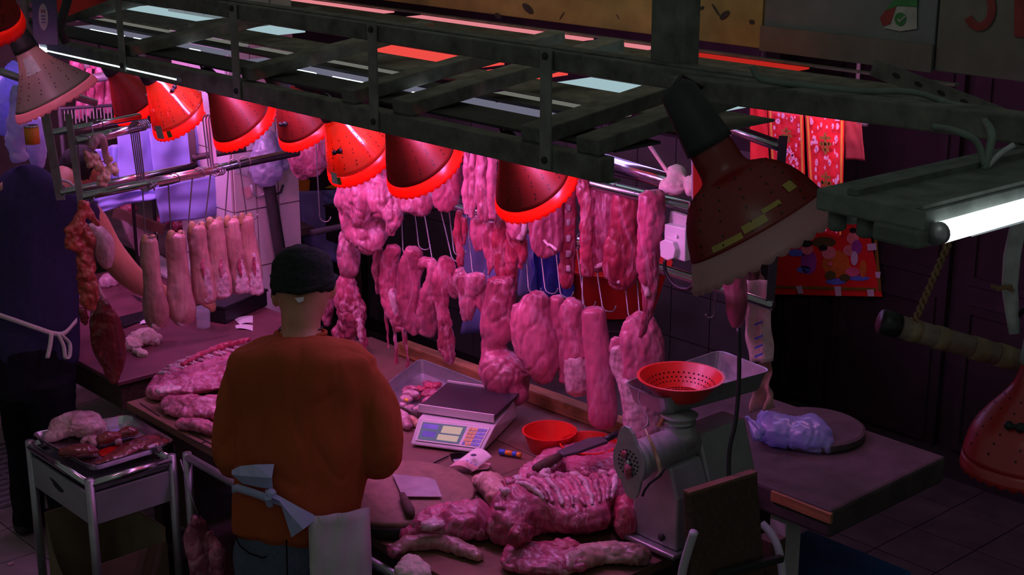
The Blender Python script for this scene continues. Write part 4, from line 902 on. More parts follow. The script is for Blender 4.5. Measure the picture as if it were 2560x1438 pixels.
opart('sinew', 'fat', [[(240, 700, 3), (250, 730, 7), (262, 748, 6)], [(236, 770, 4), (228, 790, 3)]], .7, .003, .001, .004)
opart('liver', 'liver', [[(248, 748, 14), (258, 790, 34), (270, 845, 44), (280, 895, 36), (284, 935, 22), (284, 958, 10)]], .45, .008, .002)
opart('liver_lobe', 'liver', [[(206, 772, 10), (212, 795, 14), (214, 815, 8)]], .6)
# pale intestine over the upper rail
X2 = Xp(XL+.05)
it = thing('intestine_bundle', X2(255, 470), 'pale knobbly intestine bundle draped over the upper left rail', 'offal')
opart('strap', 'stomach', [[(228, 372, 12), (238, 348, 14), (252, 346, 13), (262, 372, 10), (268, 410, 9)]], .6, .006, .002, p=it, pl=X2)
_r = random.Random(5); gb = MB()
for cx_, cy_, rx, ry, n_ in ((226, 396, 16, 16, 12), (256, 440, 16, 22, 14), (280, 420, 10, 24, 9), (240, 414, 14, 10, 6)):
    for k in range(n_):
        a_ = _r.random()*2*pi; q_ = math.sqrt(_r.random()); gb.ball(X2(cx_+rx*q_*math.cos(a_), cy_+ry*q_*math.sin(a_))+_F*_r.uniform(-.018, .012), (.015, .013, .014), 10, 7)
organic(gb.obj('coil', 'gut', it, clean=False), .004, .006, .02, .003, .01, 1)

# ================================================================== people
def hand(mb, wrist, fwd, side, dn, s=1.0, curl=.55):
    """palm with five separate, bent fingers; fwd along the palm, side towards the thumb, dn where the fingers curl"""
    wrist, fwd, side, dn = Vector(wrist), Vector(fwd).normalized(), Vector(side).normalized(), Vector(dn).normalized()
    pc = wrist+fwd*.045*s
    M = Matrix((fwd, side, dn)).transposed()
    mb.ball(pc, (.055*s, .042*s, .017*s), 14, 10, M); mb.tube([wrist-fwd*.05*s, wrist+fwd*.02*s], .026*s, 10)
    for k, (o, L) in enumerate(((.030, .078), (.010, .088), (-.010, .082), (-.029, .064))):
        p = pc+fwd*.040*s+side*o*s; pts = [p]; d = fwd.copy(); ax_ = 0
        for j, q in enumerate((.46, .30, .24)):
            a = curl*(.6+.5*j); d = (d*math.cos(a)+dn*math.sin(a)).normalized(); pts.append(pts[-1]+d*L*q*s)
        mb.tube(pts, [.0100*s, .0092*s, .0085*s, .0068*s], 8)
    p = wrist+fwd*.018*s+side*.030*s; d = (side*.7+fwd*.7).normalized(); q1 = p+d*.035*s; d2 = (fwd*.9+side*.15+dn*.4).normalized()
    mb.tube([p-side*.012*s, p, q1, q1+d2*.032*s], [.014*s, .0125*s, .0105*s, .0085*s], 8)
def face(par, c, fw, up, s=1.0):
    sd = fw.cross(up).normalized()
    for k in (-1, 1):
        p = c+fw*.083*s+sd*k*.032*s+up*.012*s
        e = MB().ball(p, .0115*s).obj('eye', 'eye_white', par, smooth=True)
        MB().ball(p+fw*.008*s, .006*s).obj('iris', 'black_plastic', e, smooth=True)
        MB().tube([p+up*.020*s+sd*.016*s+fw*.004, p+up*.024*s+fw*.009, p+up*.020*s-sd*.016*s+fw*.006], .003*s, 6).obj('eyebrow', 'hair', par)
    MB().tube([c+fw*.083*s-up*.058*s+sd*.020*s, c+fw*.092*s-up*.060*s, c+fw*.083*s-up*.058*s-sd*.020*s], .0045*s, 8).obj('mouth', 'lung', par)
def leg_pts(hip, foot, mid):
    return [Vector(hip), Vector(hip).lerp(Vector(mid), .5), Vector(mid), Vector(mid).lerp(Vector(foot), .4), Vector(foot)]
fwd_m = (_Fh*math.cos(math.radians(22))+_R*math.sin(math.radians(22))).normalized(); rgt_m = fwd_m.cross(Vector((0, 0, 1))).normalized()
dm = 4.644; M_ = Dp(dm)
hipc = M_(742, 1290)
pm = thing('person', Vector((hipc.x, hipc.y, 0)), 'man seen from behind in an orange sweater, black cap and tied apron', 'person')
body = MB()
loft(body, [(752, 850, 62), (752, 825, 50), (753, 795, 50), (756, 770, 58, .01), (757, 738, 68, .02), (757, 700, 71, .03), (754, 668, 64, .03), (752, 648, 44, .03)], M_, 1.10, 18)
loft(body, [(752, 850, 60), (752, 900, 130), (755, 1000, 140), (755, 1100, 132), (745, 1200, 126), (742, 1300, 122)], M_, .55, 18)
hc = M_(757, 715)+_F*.03
for s, x, y in ((-1, 686, 742), (1, 826, 722)):
    p = M_(x, y)+_F*.035; body.ball(p, (.014, .022, .034), 10, 8, Matrix((rgt_m, fwd_m, Vector((0, 0, 1)))).transposed())
# nose and brow
up_h = (Vector((0, 0, 1))+_Fh*-.15).normalized()
body.tube([hc+fwd_m*.095+up_h*.010, hc+fwd_m*.118-up_h*.028, hc+fwd_m*.10-up_h*.036], [.010, .016, .012], 8); body.ball(hc+fwd_m*.055-up_h*.075, (.045, .05, .030))
elR, elL = M_(958, 1140)+_F*.02, M_(578, 1150)+_F*.02
wrR = elR+_Fh*.26-rgt_m*.10+Vector((0, 0, -.03)); wrL = elL+_Fh*.26+rgt_m*.16+Vector((0, 0, -.03))
for el, wr, s in ((elR, wrR, 1), (elL, wrL, -1)):
    body.tube([el, el.lerp(wr, .5), wr], [.042, .036, .027], 12)
    f = (wr-el).normalized(); hand(body, wr+f*.012, f, -rgt_m*s, Vector((0, 0, -1)), 1.0)
for s in (-1, 1):
    hp = hipc+rgt_m*s*.09-Vector((0, 0, .02)); ft_ = Vector((hp.x, hp.y, 0))+rgt_m*s*.06-fwd_m*.04+Vector((0, 0, .06))
    body.tube(leg_pts(hp, ft_, hp.lerp(ft_, .5)+fwd_m*.02), [.070, .070, .056, .050, .036], 12)
bo = body.obj('body', 'skin', pm, clean=False); organic(bo, .007, .0, 1, .0, 1, 2)
face(bo, hc, fwd_m, up_h)
sw = MB()
loft(sw, [(752, 836, 60), (752, 848, 96), (752, 868, 150), (752, 900, 186), (755, 950, 188), (756, 1000, 178), (757, 1040, 172), (756, 1120, 168), (750, 1200, 160), (744, 1260, 158), (738, 1310, 154), (736, 1338, 152)], M_, .70, 22)
loft(sw, [(872, 925, 44), (906, 952, 52), (938, 1000, 56), (954, 1056, 56), (956, 1112, 53), (948, 1150, 44), (930, 1158, 38, .10)], M_, .95, 16)
loft(sw, [(632, 925, 44), (604, 952, 50), (585, 1000, 50), (574, 1056, 46), (572, 1112, 44), (582, 1156, 42), (610, 1160, 36, .10)], M_, .95, 16)
for el, wr in ((elR, wrR), (elL, wrL)): sw.tube([el-(wr-el).normalized()*.01, el.lerp(wr, .5), wr-(wr-el).normalized()*.005], [.060, .052, .042], 14)
swo = sw.obj('sweater', 'sweater', pm, clean=False); organic(swo, .009, .030, .11, .007, .05, 6, (1, 1, .40), .5)
cl = MB(); ringp = [M_(752+62*math.cos(t), 832+9*math.sin(t))+_F*(-.055*math.sin(t)+.0) for t in [2*pi*k/28 for k in range(28)]]
cl.tube(ringp+[ringp[0]], .007, 8).obj('collar', 'sweater', swo, smooth=True)
MB().tube([M_(752+54*math.cos(t), 820+8*math.sin(t))+_F*(-.05*math.sin(t)) for t in [2*pi*k/24 for k in range(25)]], .0022, 6).obj('neck_cord', 'black_plastic', pm, smooth=True)
# folded seam lines of the sweater hang from the right shoulder
cp = MB(); loft(cp, [(757, 724, 79, .03), (757, 700, 81, .03), (755, 668, 78, .03), (752, 640, 67, .03), (751, 622, 46, .03), (751, 614, 18, .03)], M_, 1.18, 22)
cpo = cp.obj('cap', 'cap_black', pm, clean=False); organic(cpo, .006, .010, .05, .004, .02, 2, (.6, .6, 1.6))
MB().tube([M_(x, y)+_F*d for x, y, d in ((678, 742, .06), (690, 722, -.02), (720, 724, -.07), (757, 730, -.085), (795, 720, -.07), (822, 704, -.02), (832, 692, .06))], .011, 10).obj('cap_band', 'cap_black', cpo, smooth=True)
MB().prism([M_(747, 745)-_F*.088, M_(770, 742)-_F*.088, M_(768, 752)-_F*.086, M_(756, 757)-_F*.086], _F*.002).obj('cap_label', 'paper', cpo)
MB().ball(M_(676, 690)+_F*.06, (.012, .012, .010)).obj('cap_knob', 'cap_black', cpo, smooth=True)
tr = MB(); loft(tr, [(742, 1292, 120), (740, 1340, 140), (738, 1390, 153), (738, 1440, 152)], M_, .62, 20)
for s in (-1, 1):
    hp = hipc+rgt_m*s*.088-Vector((0, 0, .10)); ft_ = Vector((hp.x, hp.y, .05))+rgt_m*s*.05-fwd_m*.05
    tr.tube(leg_pts(hp, ft_, hp.lerp(ft_, .5)+fwd_m*.02), [.105, .098, .080, .072, .066], 16)
tro = tr.obj('jeans', 'jeans', pm, clean=False); organic(tro, .010, .012, .08, .003, .03, 3, (1, 1, .6), .3)
def hipd(x, y, hw=166, c=740, rt_=.70): k = max(0, 1-((x-c)/hw)**2); return -rt_*hw*dm/FPX*math.sqrt(k)
MB().tube([M_(x, y)+_F*(hipd(x, y, 160)-.004) for x, y in ((598, 1330), (612, 1352), (640, 1368), (675, 1376), (684, 1372))], .003, 6).obj('pocket_seam', 'trousers_black', tro)
MB().tube([M_(x, y)+_F*(hipd(x, y, 158)-.003) for x, y in ((733, 1330), (735, 1400), (735, 1470))], .0025, 6).obj('seat_seam', 'trousers_black', tro)
for s in (-1, 1):
    hp = hipc+rgt_m*s*.088; ft_ = Vector((hp.x, hp.y, 0))+rgt_m*s*.06-fwd_m*.05
    sh = MB(); sh.tube([ft_-fwd_m*.06+Vector((0, 0, .045)), ft_+fwd_m*.03+Vector((0, 0, .05)), ft_+fwd_m*.12+Vector((0, 0, .035)), ft_+fwd_m*.18+Vector((0, 0, .03))], [.042, .046, .036, .022], 14)
    sh.box(tuple(ft_+Vector((-.045, -.045, 0))), tuple(ft_+Vector((.045, .045, .03)))); organic(sh.obj('shoe', 'shoe', pm, clean=False), .008, 0, 1, 0, 1, 2)
# apron
rows = []
for j in range(13):
    y = 1262+j*24; rows.append([M_(788+j*1.2+(926-788)*u*1.0, y+10*(1-u))+_F*(hipd(788+(926-788)*u, y, 190+2*j)-.006+.010*math.sin(u*17+j*.7)+.012*nz((u*4, j*.35, 2.0))) for u in [i/12 for i in range(13)]])
vs = [p for r in rows for p in r]; fs = [(j*13+i, j*13+i+1, (j+1)*13+i+1, (j+1)*13+i) for j in range(12) for i in range(12)]
ap = MB().add(vs, fs).obj('apron', 'apron_white', pm, smooth=True); so_ = ap.modifiers.new('solid', 'SOLIDIFY'); so_.thickness = .003
wb = [M_(x, y)+_F*(hipd(x, y, 176)-.006) for x, y in ((596, 1214), (612, 1208), (650, 1216), (690, 1228), (720, 1236), (760, 1256), (800, 1278))]
bd = MB()
vs = []; 
for k, p in enumerate(wb): vs += [p+_U*.012, p-_U*.012]
bd.add(vs, [(2*k, 2*k+1, 2*k+3, 2*k+2) for k in range(len(wb)-1)]); o = bd.obj('apron_tie', 'apron_blue', ap, smooth=True); q = o.modifiers.new('solid', 'SOLIDIFY'); q.thickness = .004
def flap(pts_top, pts_bot, nm, m='apron_blue', off=-.012):
    n = len(pts_top); vs = [M_(x, y)+_F*(hipd(x, y, 176)+off-.018*math.sin(pi*k/(n-1))) for k, (x, y) in enumerate(pts_top)]+[M_((a[0]+b[0])/2, (a[1]+b[1])/2)+_F*(hipd((a[0]+b[0])/2, 0, 176)+off-.03) for a, b in zip(pts_top, pts_bot)]+[M_(x, y)+_F*(hipd(x, y, 176)+off) for x, y in pts_bot]
    fs = [(j*n+i, j*n+i+1, (j+1)*n+i+1, (j+1)*n+i) for j in range(2) for i in range(n-1)]
    o = MB().add(vs, fs).obj(nm, m, ap, smooth=False); q = o.modifiers.new('solid', 'SOLIDIFY'); q.thickness = .003
flap([(594, 1166), (620, 1152), (660, 1146), (706, 1145)], [(604, 1180), (625, 1196), (665, 1202), (702, 1206)], 'bow_loop')
flap([(690, 1208), (725, 1222), (770, 1248), (812, 1276)], [(696, 1226), (722, 1240), (738, 1290), (748, 1322)], 'bow_tail')
flap([(684, 1208), (694, 1206), (704, 1208)], [(688, 1248), (696, 1252), (704, 1246)], 'bow_end')
MB().ball(M_(700, 1214)+_F*(hipd(700, 0, 176)-.024), (.016, .016, .014)).obj('bow_knot', 'apron_blue', ap, smooth=True)

# ------------------------------------------------------------------ the person at left in a navy shirt
dl = 6.3; L_ = Dp(dl); hl = L_(82, 905)
pl_ = thing('person', Vector((hl.x, hl.y, 0)), 'person in a navy shirt bending over the table at left, apron tied behind', 'person')
fwl = (_Fh*.8+_R*.6).normalized(); rgl = fwl.cross(Vector((0, 0, 1))).normalized()
body = MB()
hcl = L_(170, 420)+_F*.22
loft(body, [(130, 480, 42, .04), (160, 460, 36, .12), (168, 445, 38, .17)], L_, 1.0, 14)
body.ball(hcl, (.080, .098, .112), 18, 14, Matrix((rgl, fwl, Vector((0, 0, 1)))).transposed())
body.tube([hcl+fwl*.09, hcl+fwl*.117-Vector((0, 0, .03)), hcl+fwl*.098-Vector((0, 0, .04))], [.009, .015, .011], 8)
for s in (-1, 1): body.ball(hcl+rgl*s*.080, (.012, .020, .030), 10, 8, Matrix((rgl, fwl, Vector((0, 0, 1)))).transposed())
loft(body, [(120, 490, 50), (90, 540, 80), (82, 700, 80), (82, 880, 80)], L_, .45, 14)
loft(body, [(196, 520, 40, .05), (232, 560, 40, .08), (268, 620, 36, .12), (312, 676, 34, .18), (350, 708, 29, .24), (388, 726, 24, .29), (412, 734, 20, .32)], L_, .95, 14)
wr = L_(418, 738)+_F*.33; hand(body, wr, _R*.8-_U*.15+_F*.4, _U, -_U+_F*.3, 1.0)
elw = L_(-60, 690)+_F*.1; body.tube([L_(-4, 560), elw, L_(40, 760)+_F*.4], [.05, .042, .03], 12); hand(body, L_(46, 762)+_F*.42, _F*.8+_R*.4, _R, -_U)
for s in (-1, 1):
    hp = hl+rgl*s*.06-Vector((0, 0, .05)); ft_ = Vector((hp.x, hp.y, .06))+rgl*s*.085
    body.tube(leg_pts(hp, ft_, hp.lerp(ft_, .5)), [.045, .050, .048, .044, .036], 12)
bo = body.obj('body', 'skin', pl_, clean=False); organic(bo, .008, 0, 1, 0, 1, 2); face(bo, hcl, fwl, Vector((0, 0, 1)))
hr = MB(); hr.ball(hcl+Vector((0, 0, .022))-fwl*.010, (.084, .098, .100), 20, 14, Matrix((rgl, fwl, Vector((0, 0, 1)))).transposed()); organic(hr.obj('hair', 'hair', pl_, clean=False), .008, .006, .02, 0, 1, 1)
shb = MB()
loft(shb, [(118, 462, 66, .03), (106, 480, 104), (90, 530, 122), (80, 620, 122), (78, 720, 120), (80, 820, 116), (80, 890, 114), (80, 912, 108)], L_, .62, 20)
loft(shb, [(170, 500, 40, .03), (200, 535, 46, .05), (222, 568, 46, .07)], L_, .95, 14); loft(shb, [(20, 510, 50), (-20, 560, 48), (-44, 620, 46, .05)], L_, .95, 14)
so2 = shb.obj('shirt', 'navy_shirt', pl_, clean=False); organic(so2, .010, .018, .10, .005, .04, 4, (1, 1, .3), .3)
tb = MB(); loft(tb, [(82, 880, 106), (84, 930, 104), (84, 1000, 104)], L_, .7, 18)
for s in (-1, 1):
    hp = hl+rgl*s*.085-Vector((0, 0, .06)); ft_ = Vector((hp.x, hp.y, .05))+rgl*s*.06
    tb.tube(leg_pts(hp, ft_, hp.lerp(ft_, .5)), [.105, .098, .082, .076, .070], 14)
organic(tb.obj('trousers', 'trousers_black', pl_, clean=False), .012, .012, .08, 0, 1, 3)
for s in (-1, 1):
    hp = hl+rgl*s*.085; ft_ = Vector((hp.x, hp.y, 0))+rgl*s*.06; sh = MB(); sh.tube([ft_-fwl*.06+Vector((0, 0, .045)), ft_+fwl*.03+Vector((0, 0, .05)), ft_+fwl*.14+Vector((0, 0, .035))], [.042, .046, .028], 12); organic(sh.obj('shoe', 'shoe', pl_, clean=False), .009, 0, 1, 0, 1, 1)
def shd(x, hw=122, c=82): return -.66*hw*dl/FPX*math.sqrt(max(0, 1-((x-c)/hw)**2))
def band(par, pts, wd, nm, m, dpl, dfun, off):
    P = [dpl(x, y)+_F*(dfun(x)+off) for x, y in catmull(pts, 4)]; vs = []
    for p in P: vs += [p+_U*wd, p-_U*wd]
    o = MB().add(vs, [(2*k, 2*k+1, 2*k+3, 2*k+2) for k in range(len(P)-1)]).obj(nm, m, par, smooth=True); q = o.modifiers.new('solid', 'SOLIDIFY'); q.thickness = .004; return o
tie = band(pl_, [(-20, 770), (20, 784), (70, 800), (120, 818), (158, 832), (180, 830), (200, 800)], .010, 'apron_tie', 'strap_pale', L_, shd, -.016)
def band2(pts, wd, nm, par):
    P = [L_(x, y)+_F*(shd(min(x, 190))-.026) for x, y in catmull(pts, 4)]; vs = []
    for k, p in enumerate(P): vs += [p-_R*wd, p+_R*wd]
    o = MB().add(vs, [(2*k, 2*k+1, 2*k+3, 2*k+2) for k in range(len(P)-1)]).obj(nm, 'strap_pale', par, smooth=True); q = o.modifiers.new('solid', 'SOLIDIFY'); q.thickness = .004
band2([(154, 830), (151, 860), (145, 892)], .009, 'bow_tail', tie); band2([(166, 832), (178, 862), (182, 894), (190, 888), (190, 856), (172, 832)], .008, 'bow_loop', tie)
band(pl_, [(128, 462), (150, 452), (175, 456), (192, 470)], .007, 'neck_strap', 'strap_pale', L_, lambda x: .0, -.02)
band(pl_, [(-10, 545), (8, 510), (22, 480), (34, 470)], .016, 'shoulder_strap', 'apron_strap_tan', L_, lambda x: shd(max(x, 0)), -.012)

# ================================================================== things on the counter
top = CZ+.001
cbk = thing('chopping_block', PZ(1000, 1228, CZ), 'thick round wooden chopping block beside the man in orange', 'chopping block')
C0 = Vector((PZ(998, 1226, .865).x, PZ(998, 1226, .865).y, 0))
MB().lathe([(.235, CZ+.001), (.250, CZ+.012), (.250, .85)], C0, n=56).obj('bark', 'chop_bark', cbk, smooth=True)
MB().lathe([(.250, .8505), (.2495, .862), (.243, .867)], C0, n=56).obj('face', 'chop_wood', cbk, smooth=True)
MB().lathe([(.2525, .825), (.2525, .842)], C0, n=56, cap=(False, False)).obj('iron_band', 'iron_dark', cbk, smooth=True)
cv = thing('cleaver', PZ(1045, 1215, .868), 'broad steel cleaver lying on the round chopping block', 'cleaver')
zb = .876
MB().prism([PZ(981, 1187, zb), PZ(1070, 1196, zb), PZ(1089, 1203, zb), PZ(1105, 1244, zb), PZ(1006, 1243, zb)], (0, 0, .003)).obj('blade', 'steel_dull', cv)
MB().tube([PZ(1006, 1238, zb+.006), PZ(1014, 1256, zb+.006), PZ(1024, 1276, zb+.008), PZ(1027, 1288, zb+.008)], [.011, .015, .017, .014], 14).obj('handle', 'wood_dark', cv, smooth=True)
# digital scale
sc = thing('digital_scale', PZ(1150, 1090, CZ), 'purple grey digital price scale with a steel plate', 'scale')
TL, TR = PZ(1046, 1046, .888), PZ(1238, 1066, .888); BL, BR = PZ(1027, 1108, .815), PZ(1203, 1131, .815)
wv_ = (TR-TL); wv_.z = 0; bk = Vector((-wv_.y, wv_.x, 0)).normalized()*.30
low = Vector((0, 0, CZ+.008))
vs = [BL, BR, TR, TL, TL+bk, TR+bk, Vector((BL.x, BL.y, CZ+.008)), Vector((BR.x, BR.y, CZ+.008)), Vector(((TR+bk).x, (TR+bk).y, CZ+.008)), Vector(((TL+bk).x, (TL+bk).y, CZ+.008))]
MB().add(vs, [(0, 1, 2, 3), (3, 2, 5, 4), (6, 7, 1, 0), (7, 8, 5, 2, 1), (9, 6, 0, 3, 4), (8, 9, 4, 5), (9, 8, 7, 6)]).obj('body', 'scale_body', sc, bevel=.006)
nf = (BR-BL).cross(TL-BL).normalized(); nf = nf if nf.dot(_F) < 0 else -nf
def onp(u, v, off=.002): return BL.lerp(BR, u).lerp(TL.lerp(TR, u), v)+nf*off
def quad(u0, u1, v0, v1, nm, m, par, off=.002, th=.002): return MB().prism([onp(u0, v0, off), onp(u1, v0, off), onp(u1, v1, off), onp(u0, v1, off)], nf*th).obj(nm, m, par)
pn = quad(.05, .95, .12, .92, 'panel', 'white_plastic', sc)
ds = quad(.08, .66, .18, .86, 'display', 'scale_screen', pn, .0042, .001)
for k, (u0, u1, v0, v1) in enumerate(((.10, .30, .62, .80), (.36, .62, .52, .80), (.12, .30, .30, .52), (.34, .62, .24, .46))): quad(u0, u1, v0, v1, 'readout_glare', 'screen_glare' if k % 2 else 'key_blue', ds, .0056, .0006)  # every second patch paints glare on the screen as emission
for i in range(6):
    for j in range(5):
        u = .70+i*.040; v = .18+j*.14
        quad(u, u+.032, v, v+.10, 'key', 'key_yellow' if i < 3 and (i+j) % 7 else 'key_blue', pn, .0042, .0015)
pz_ = .918; pw = [PZ(1048, 1014, pz_), PZ(1236, 1041, pz_)]; bk2 = Vector((-(pw[1]-pw[0]).y, (pw[1]-pw[0]).x, 0)).normalized()*.27
pp = [pw[0], pw[1], pw[1]+bk2, pw[0]+bk2]
plt = MB().prism([p-Vector((0, 0, .012)) for p in pp], (0, 0, .012)).obj('weighing_plate', 'scale_plate', sc, bevel=.002)
fv = (pw[1]-pw[0]).normalized(); nb = bk2.normalized()
for a, b in ((pp[0], pp[1]), (pp[3], pp[2])):
    MB().beam(a-Vector((0, 0, .008))-nb*.004, b-Vector((0, 0, .008))-nb*.004, .008, .030).obj('plate_lip', 'scale_body', plt)
for k in (.15, .85): MB().lathe([(.02, .885), (.02, .906)], Vector(((pp[0].lerp(pp[1], k)+bk2*.5).x, (pp[0].lerp(pp[1], k)+bk2*.5).y, 0)), n=14).obj('plate_post', 'black_plastic', sc)
for a in (0, 1):
    for b in (0, 1):
        q = (BL.lerp(BR, .1+.8*a)+bk*(.1+.8*b)); MB().lathe([(.012, CZ+.0005), (.012, CZ+.012)], (q.x, q.y, 0), n=12).obj('foot', 'dark_rubber', sc)
# tray with scraps
def tray(name, lab, c4, z0, h, m, flare=.02, th=.003, rim=.008):
    """c4: four bottom corners (x,y)"""
    cen = sum((Vector((x, y, 0)) for x, y in c4), Vector())/4
    t = thing(name, (cen.x, cen.y, z0), lab, 'tray')
    def rnd(scale, z, n=5):
        out = []; P = [Vector((x, y, 0)) for x, y in c4]
        for i in range(4):
            a, b, c = P[i-1], P[i], P[(i+1) % 4]; e1_, e2_ = (a-b).normalized(), (c-b).normalized(); rr = .035
            for k in range(n):
                u = k/(n-1); p = b+e1_*rr*(1-u)**2+e2_*rr*u**2; d = (p-cen); out.append(cen+d*(1+scale/d.length)+Vector((0, 0, z)))
        return out
    R = [rnd(0, z0), rnd(flare, z0+h), rnd(flare+rim, z0+h+.001), rnd(flare+rim, z0+h-.003), rnd(flare, z0+h-.004), rnd(.002, z0+th)]
    mb = MB(); n = len(R[0]); vs = [p for r in R for p in r]; fs = []
    fs.append(tuple(range(n-1, -1, -1)))
    for i in (0,):
        for k in range(n): fs.append((k, (k+1) % n, n*4+(k+1) % n, n*4+k))
    for (i, j) in ((4, 3), (3, 2), (2, 1), (1, 5)):
        for k in range(n): fs.append((i*n+k, i*n+(k+1) % n, j*n+(k+1) % n, j*n+k))
    fs.append(tuple(5*n+k for k in range(n)))
    MB().add(vs, fs).obj('pan', m, t, smooth=False); return t
T4 = [PZ(952, 975, .805), PZ(1058, 1040, .805)]
tray('scrap_tray', 'dented steel tray of meat scraps behind the scale', [(-4.43, 3.30), (-4.19, 3.30), (-4.23, 3.66), (-4.62, 3.66)], CZ+.001, .055, 'steel_dull')
for k in range(18):
    x, y = -4.23-random.random()*.19, 3.34+random.random()*.24; c = Vector((x, y, CZ+.022+.010*(k % 3))); r = random.uniform(.018, .030)
    mb = MB(); mb.ball(c, (r*1.4, r*.9, r*.55), 12, 8, Matrix.Rotation(random.random()*6, 3, 'Z')); organic(mb.obj('meat_scrap', random.choice(('meat_fatty', 'meat', 'fat', 'meat_red')), label='small pork scrap lying in the steel tray behind the scale', cat='meat scrap', group='meat scraps in the steel tray', clean=False), .004, .010, .02, 0, 1, 1)
MB().ball(PZ(1016, 1000, .86), (.011, .008, .006)).obj('price_tab', 'yellow', label='yellow plastic tab among the meat scraps', cat='tab', smooth=True)
# bowls
def bowl(name, lab, c, z0, r, h, m, cat='bowl', flare=.72, holes=False, th=.004, grp=None):
    t = thing(name, (c.x, c.y, z0), lab, cat, grp)
    P = [(.001, 0), (r*flare, 0), (r*(flare+1)/2, h*.5), (r*.97, h*.95), (r*1.03, h*.96), (r*1.03, h), (r*.96, h), (r*(flare+1)/2-th, h*.5+th*.3), (r*flare-th, th), (.001, th)]
    MB().lathe([(q, z0+z) for q, z in P], (c.x, c.y, 0), n=48).obj('shell', m, t, smooth=False)
    o = t.children[0]
    for p in o.data.polygons: p.use_smooth = True
    md = o.modifiers.new('es', 'EDGE_SPLIT'); md.split_angle = .7
    if holes:
        hb = MB()
        for j, hh in enumerate((.25, .42, .6)):
            rr = r*(flare+(1-flare)*hh)-th-.0008
            for k in range(40):
                a = 2*pi*(k+.5*j)/40; d = Vector((math.cos(a), math.sin(a), 0)); T = Vector((-d.y, d.x, 0)); p = Vector((c.x, c.y, z0+h*hh))+d*(rr-.001)
                hb.prism([p+T*.0032*math.cos(q)+Vector((0, 0, .004))*math.sin(q) for q in [pi*m_/3 for m_ in range(6)]], -d*.001)
        for rr in (.2, .4, .6, .8):
            for k in range(int(8+40*rr)):
                a = 2*pi*k/int(8+40*rr); p = Vector((c.x+math.cos(a)*r*flare*rr, c.y+math.sin(a)*r*flare*rr, z0+th+.0006))
                hb.prism([p+Vector((.004*math.cos(q), .004*math.sin(q), 0)) for q in [pi*m_/3 for m_ in range(6)]], (0, 0, .0008))
        hb.obj('drain_holes', 'black_plastic', t, kind='stuff', clean=False)
    return t
bowl('plastic_bowl', 'round red plastic bowl standing right of the scale', PZ(1374, 1076, .876), top, .098, .075, 'red_plastic')
bowl('plastic_bowl', 'red plastic bowl half under the sheathed knife', PZ(1472, 1106, .866), top, .105, .065, 'red_plastic')
bowl('basin', 'big red basin behind the hanging pork rolls', PY(1530, 800, 4.35), 1.05, .24, .20, 'red_basin', 'basin', .75)
bs = PY(1530, 800, 4.35); dr = thing('drum', (bs.x, bs.y, CZ), 'dark drum on the slab table carrying the red basin', 'drum')
MB().lathe([(.15, CZ), (.155, CZ+.01), (.155, 1.035), (.15, 1.048)], (bs.x, bs.y, 0), n=28).obj('shell', 'wall_dark', dr, smooth=True)
for z in (.86, .98): MB().lathe([(.156, z), (.160, z+.006), (.156, z+.012)], (bs.x, bs.y, 0), n=28, cap=(False, False)).obj('hoop', 'iron_dark', dr, smooth=True)
# small things
def rod(a, b, r, z): return MB().tube([PZ(*a, z), PZ(*b, z)], r, 12)
mk = thing('marker_pen', PZ(1275, 1134, CZ), 'orange and blue marker pen lying near the red bowl', 'pen')
ma, mb_ = PZ(1249, 1129, top+.012), PZ(1302, 1138, top+.012)
for t0, t1, m, nm in ((0, .28, 'blue', 'cap'), (.28, .62, 'orange', 'barrel'), (.62, .82, 'blue', 'grip'), (.82, 1, 'orange', 'end_plug')): MB().tube([ma.lerp(mb_, t0), ma.lerp(mb_, t1)], .0095 if nm != 'cap' else .0105, 12).obj(nm, m, mk, smooth=True)
bn = thing('banknote', PZ(1180, 1160, CZ), 'pink and white folded banknote leaning on the purse', 'banknote')
def nf_(u, v): return Vector((0, 0, .012*math.sin(u*pi)))
sheet(MB(), PZ(1187, 1122, top+.055), PZ(1230, 1142, top+.050), PZ(1182, 1180, top+.010), PZ(1122, 1168, top+.012), 8, 8, nf_, .001).obj('paper', 'note_white', bn, smooth=True)
sheet(MB(), PZ(1140, 1155, top+.028), PZ(1198, 1172, top+.026), PZ(1182, 1181, top+.0115), PZ(1124, 1169, top+.0135), 6, 4, lambda u, v: Vector((0, 0, .003+.012*math.sin(u*pi))), .0006).obj('red_print', 'note_pink', bn)
for (x, y) in ((1168, 1152), (1178, 1157), (1188, 1162)): MB().ball(PZ(x, y, top+.050), (.005, .004, .0015)).obj('print_mark', 'key_blue', bn)
MB().ball(PZ(1184, 1138, top+.062), (.011, .011, .002)).obj('print_emblem', 'sign_blue', bn)
b2 = thing('banknote', PZ(1200, 1172, CZ), 'lower pink banknote bundle under the folded one', 'banknote'); sheet(MB(), PZ(1180, 1160, top+.006), PZ(1228, 1158, top+.010), PZ(1222, 1170, top+.008), PZ(1176, 1184, top+.003), 8, 3, lambda u, v: Vector((0, 0, .004*math.sin(u*5))), .004).obj('bundle', 'note_pink', b2, smooth=True)
pu = thing('purse', PZ(1150, 1145, CZ), 'open black purse with a pale lining under the banknote', 'purse')
sheet(MB(), PZ(1124, 1134, top+.030), PZ(1178, 1136, top+.032), PZ(1178, 1150, top+.004), PZ(1130, 1152, top+.004), 8, 4, lambda u, v: Vector((0, 0, .006*math.sin(u*pi))), .004).obj('flap', 'black_plastic', pu)
sheet(MB(), PZ(1126, 1140, top+.014), PZ(1170, 1144, top+.014), PZ(1168, 1158, top+.003), PZ(1136, 1156, top+.003), 8, 4, None, .004).obj('lining', 'hose_white', pu)
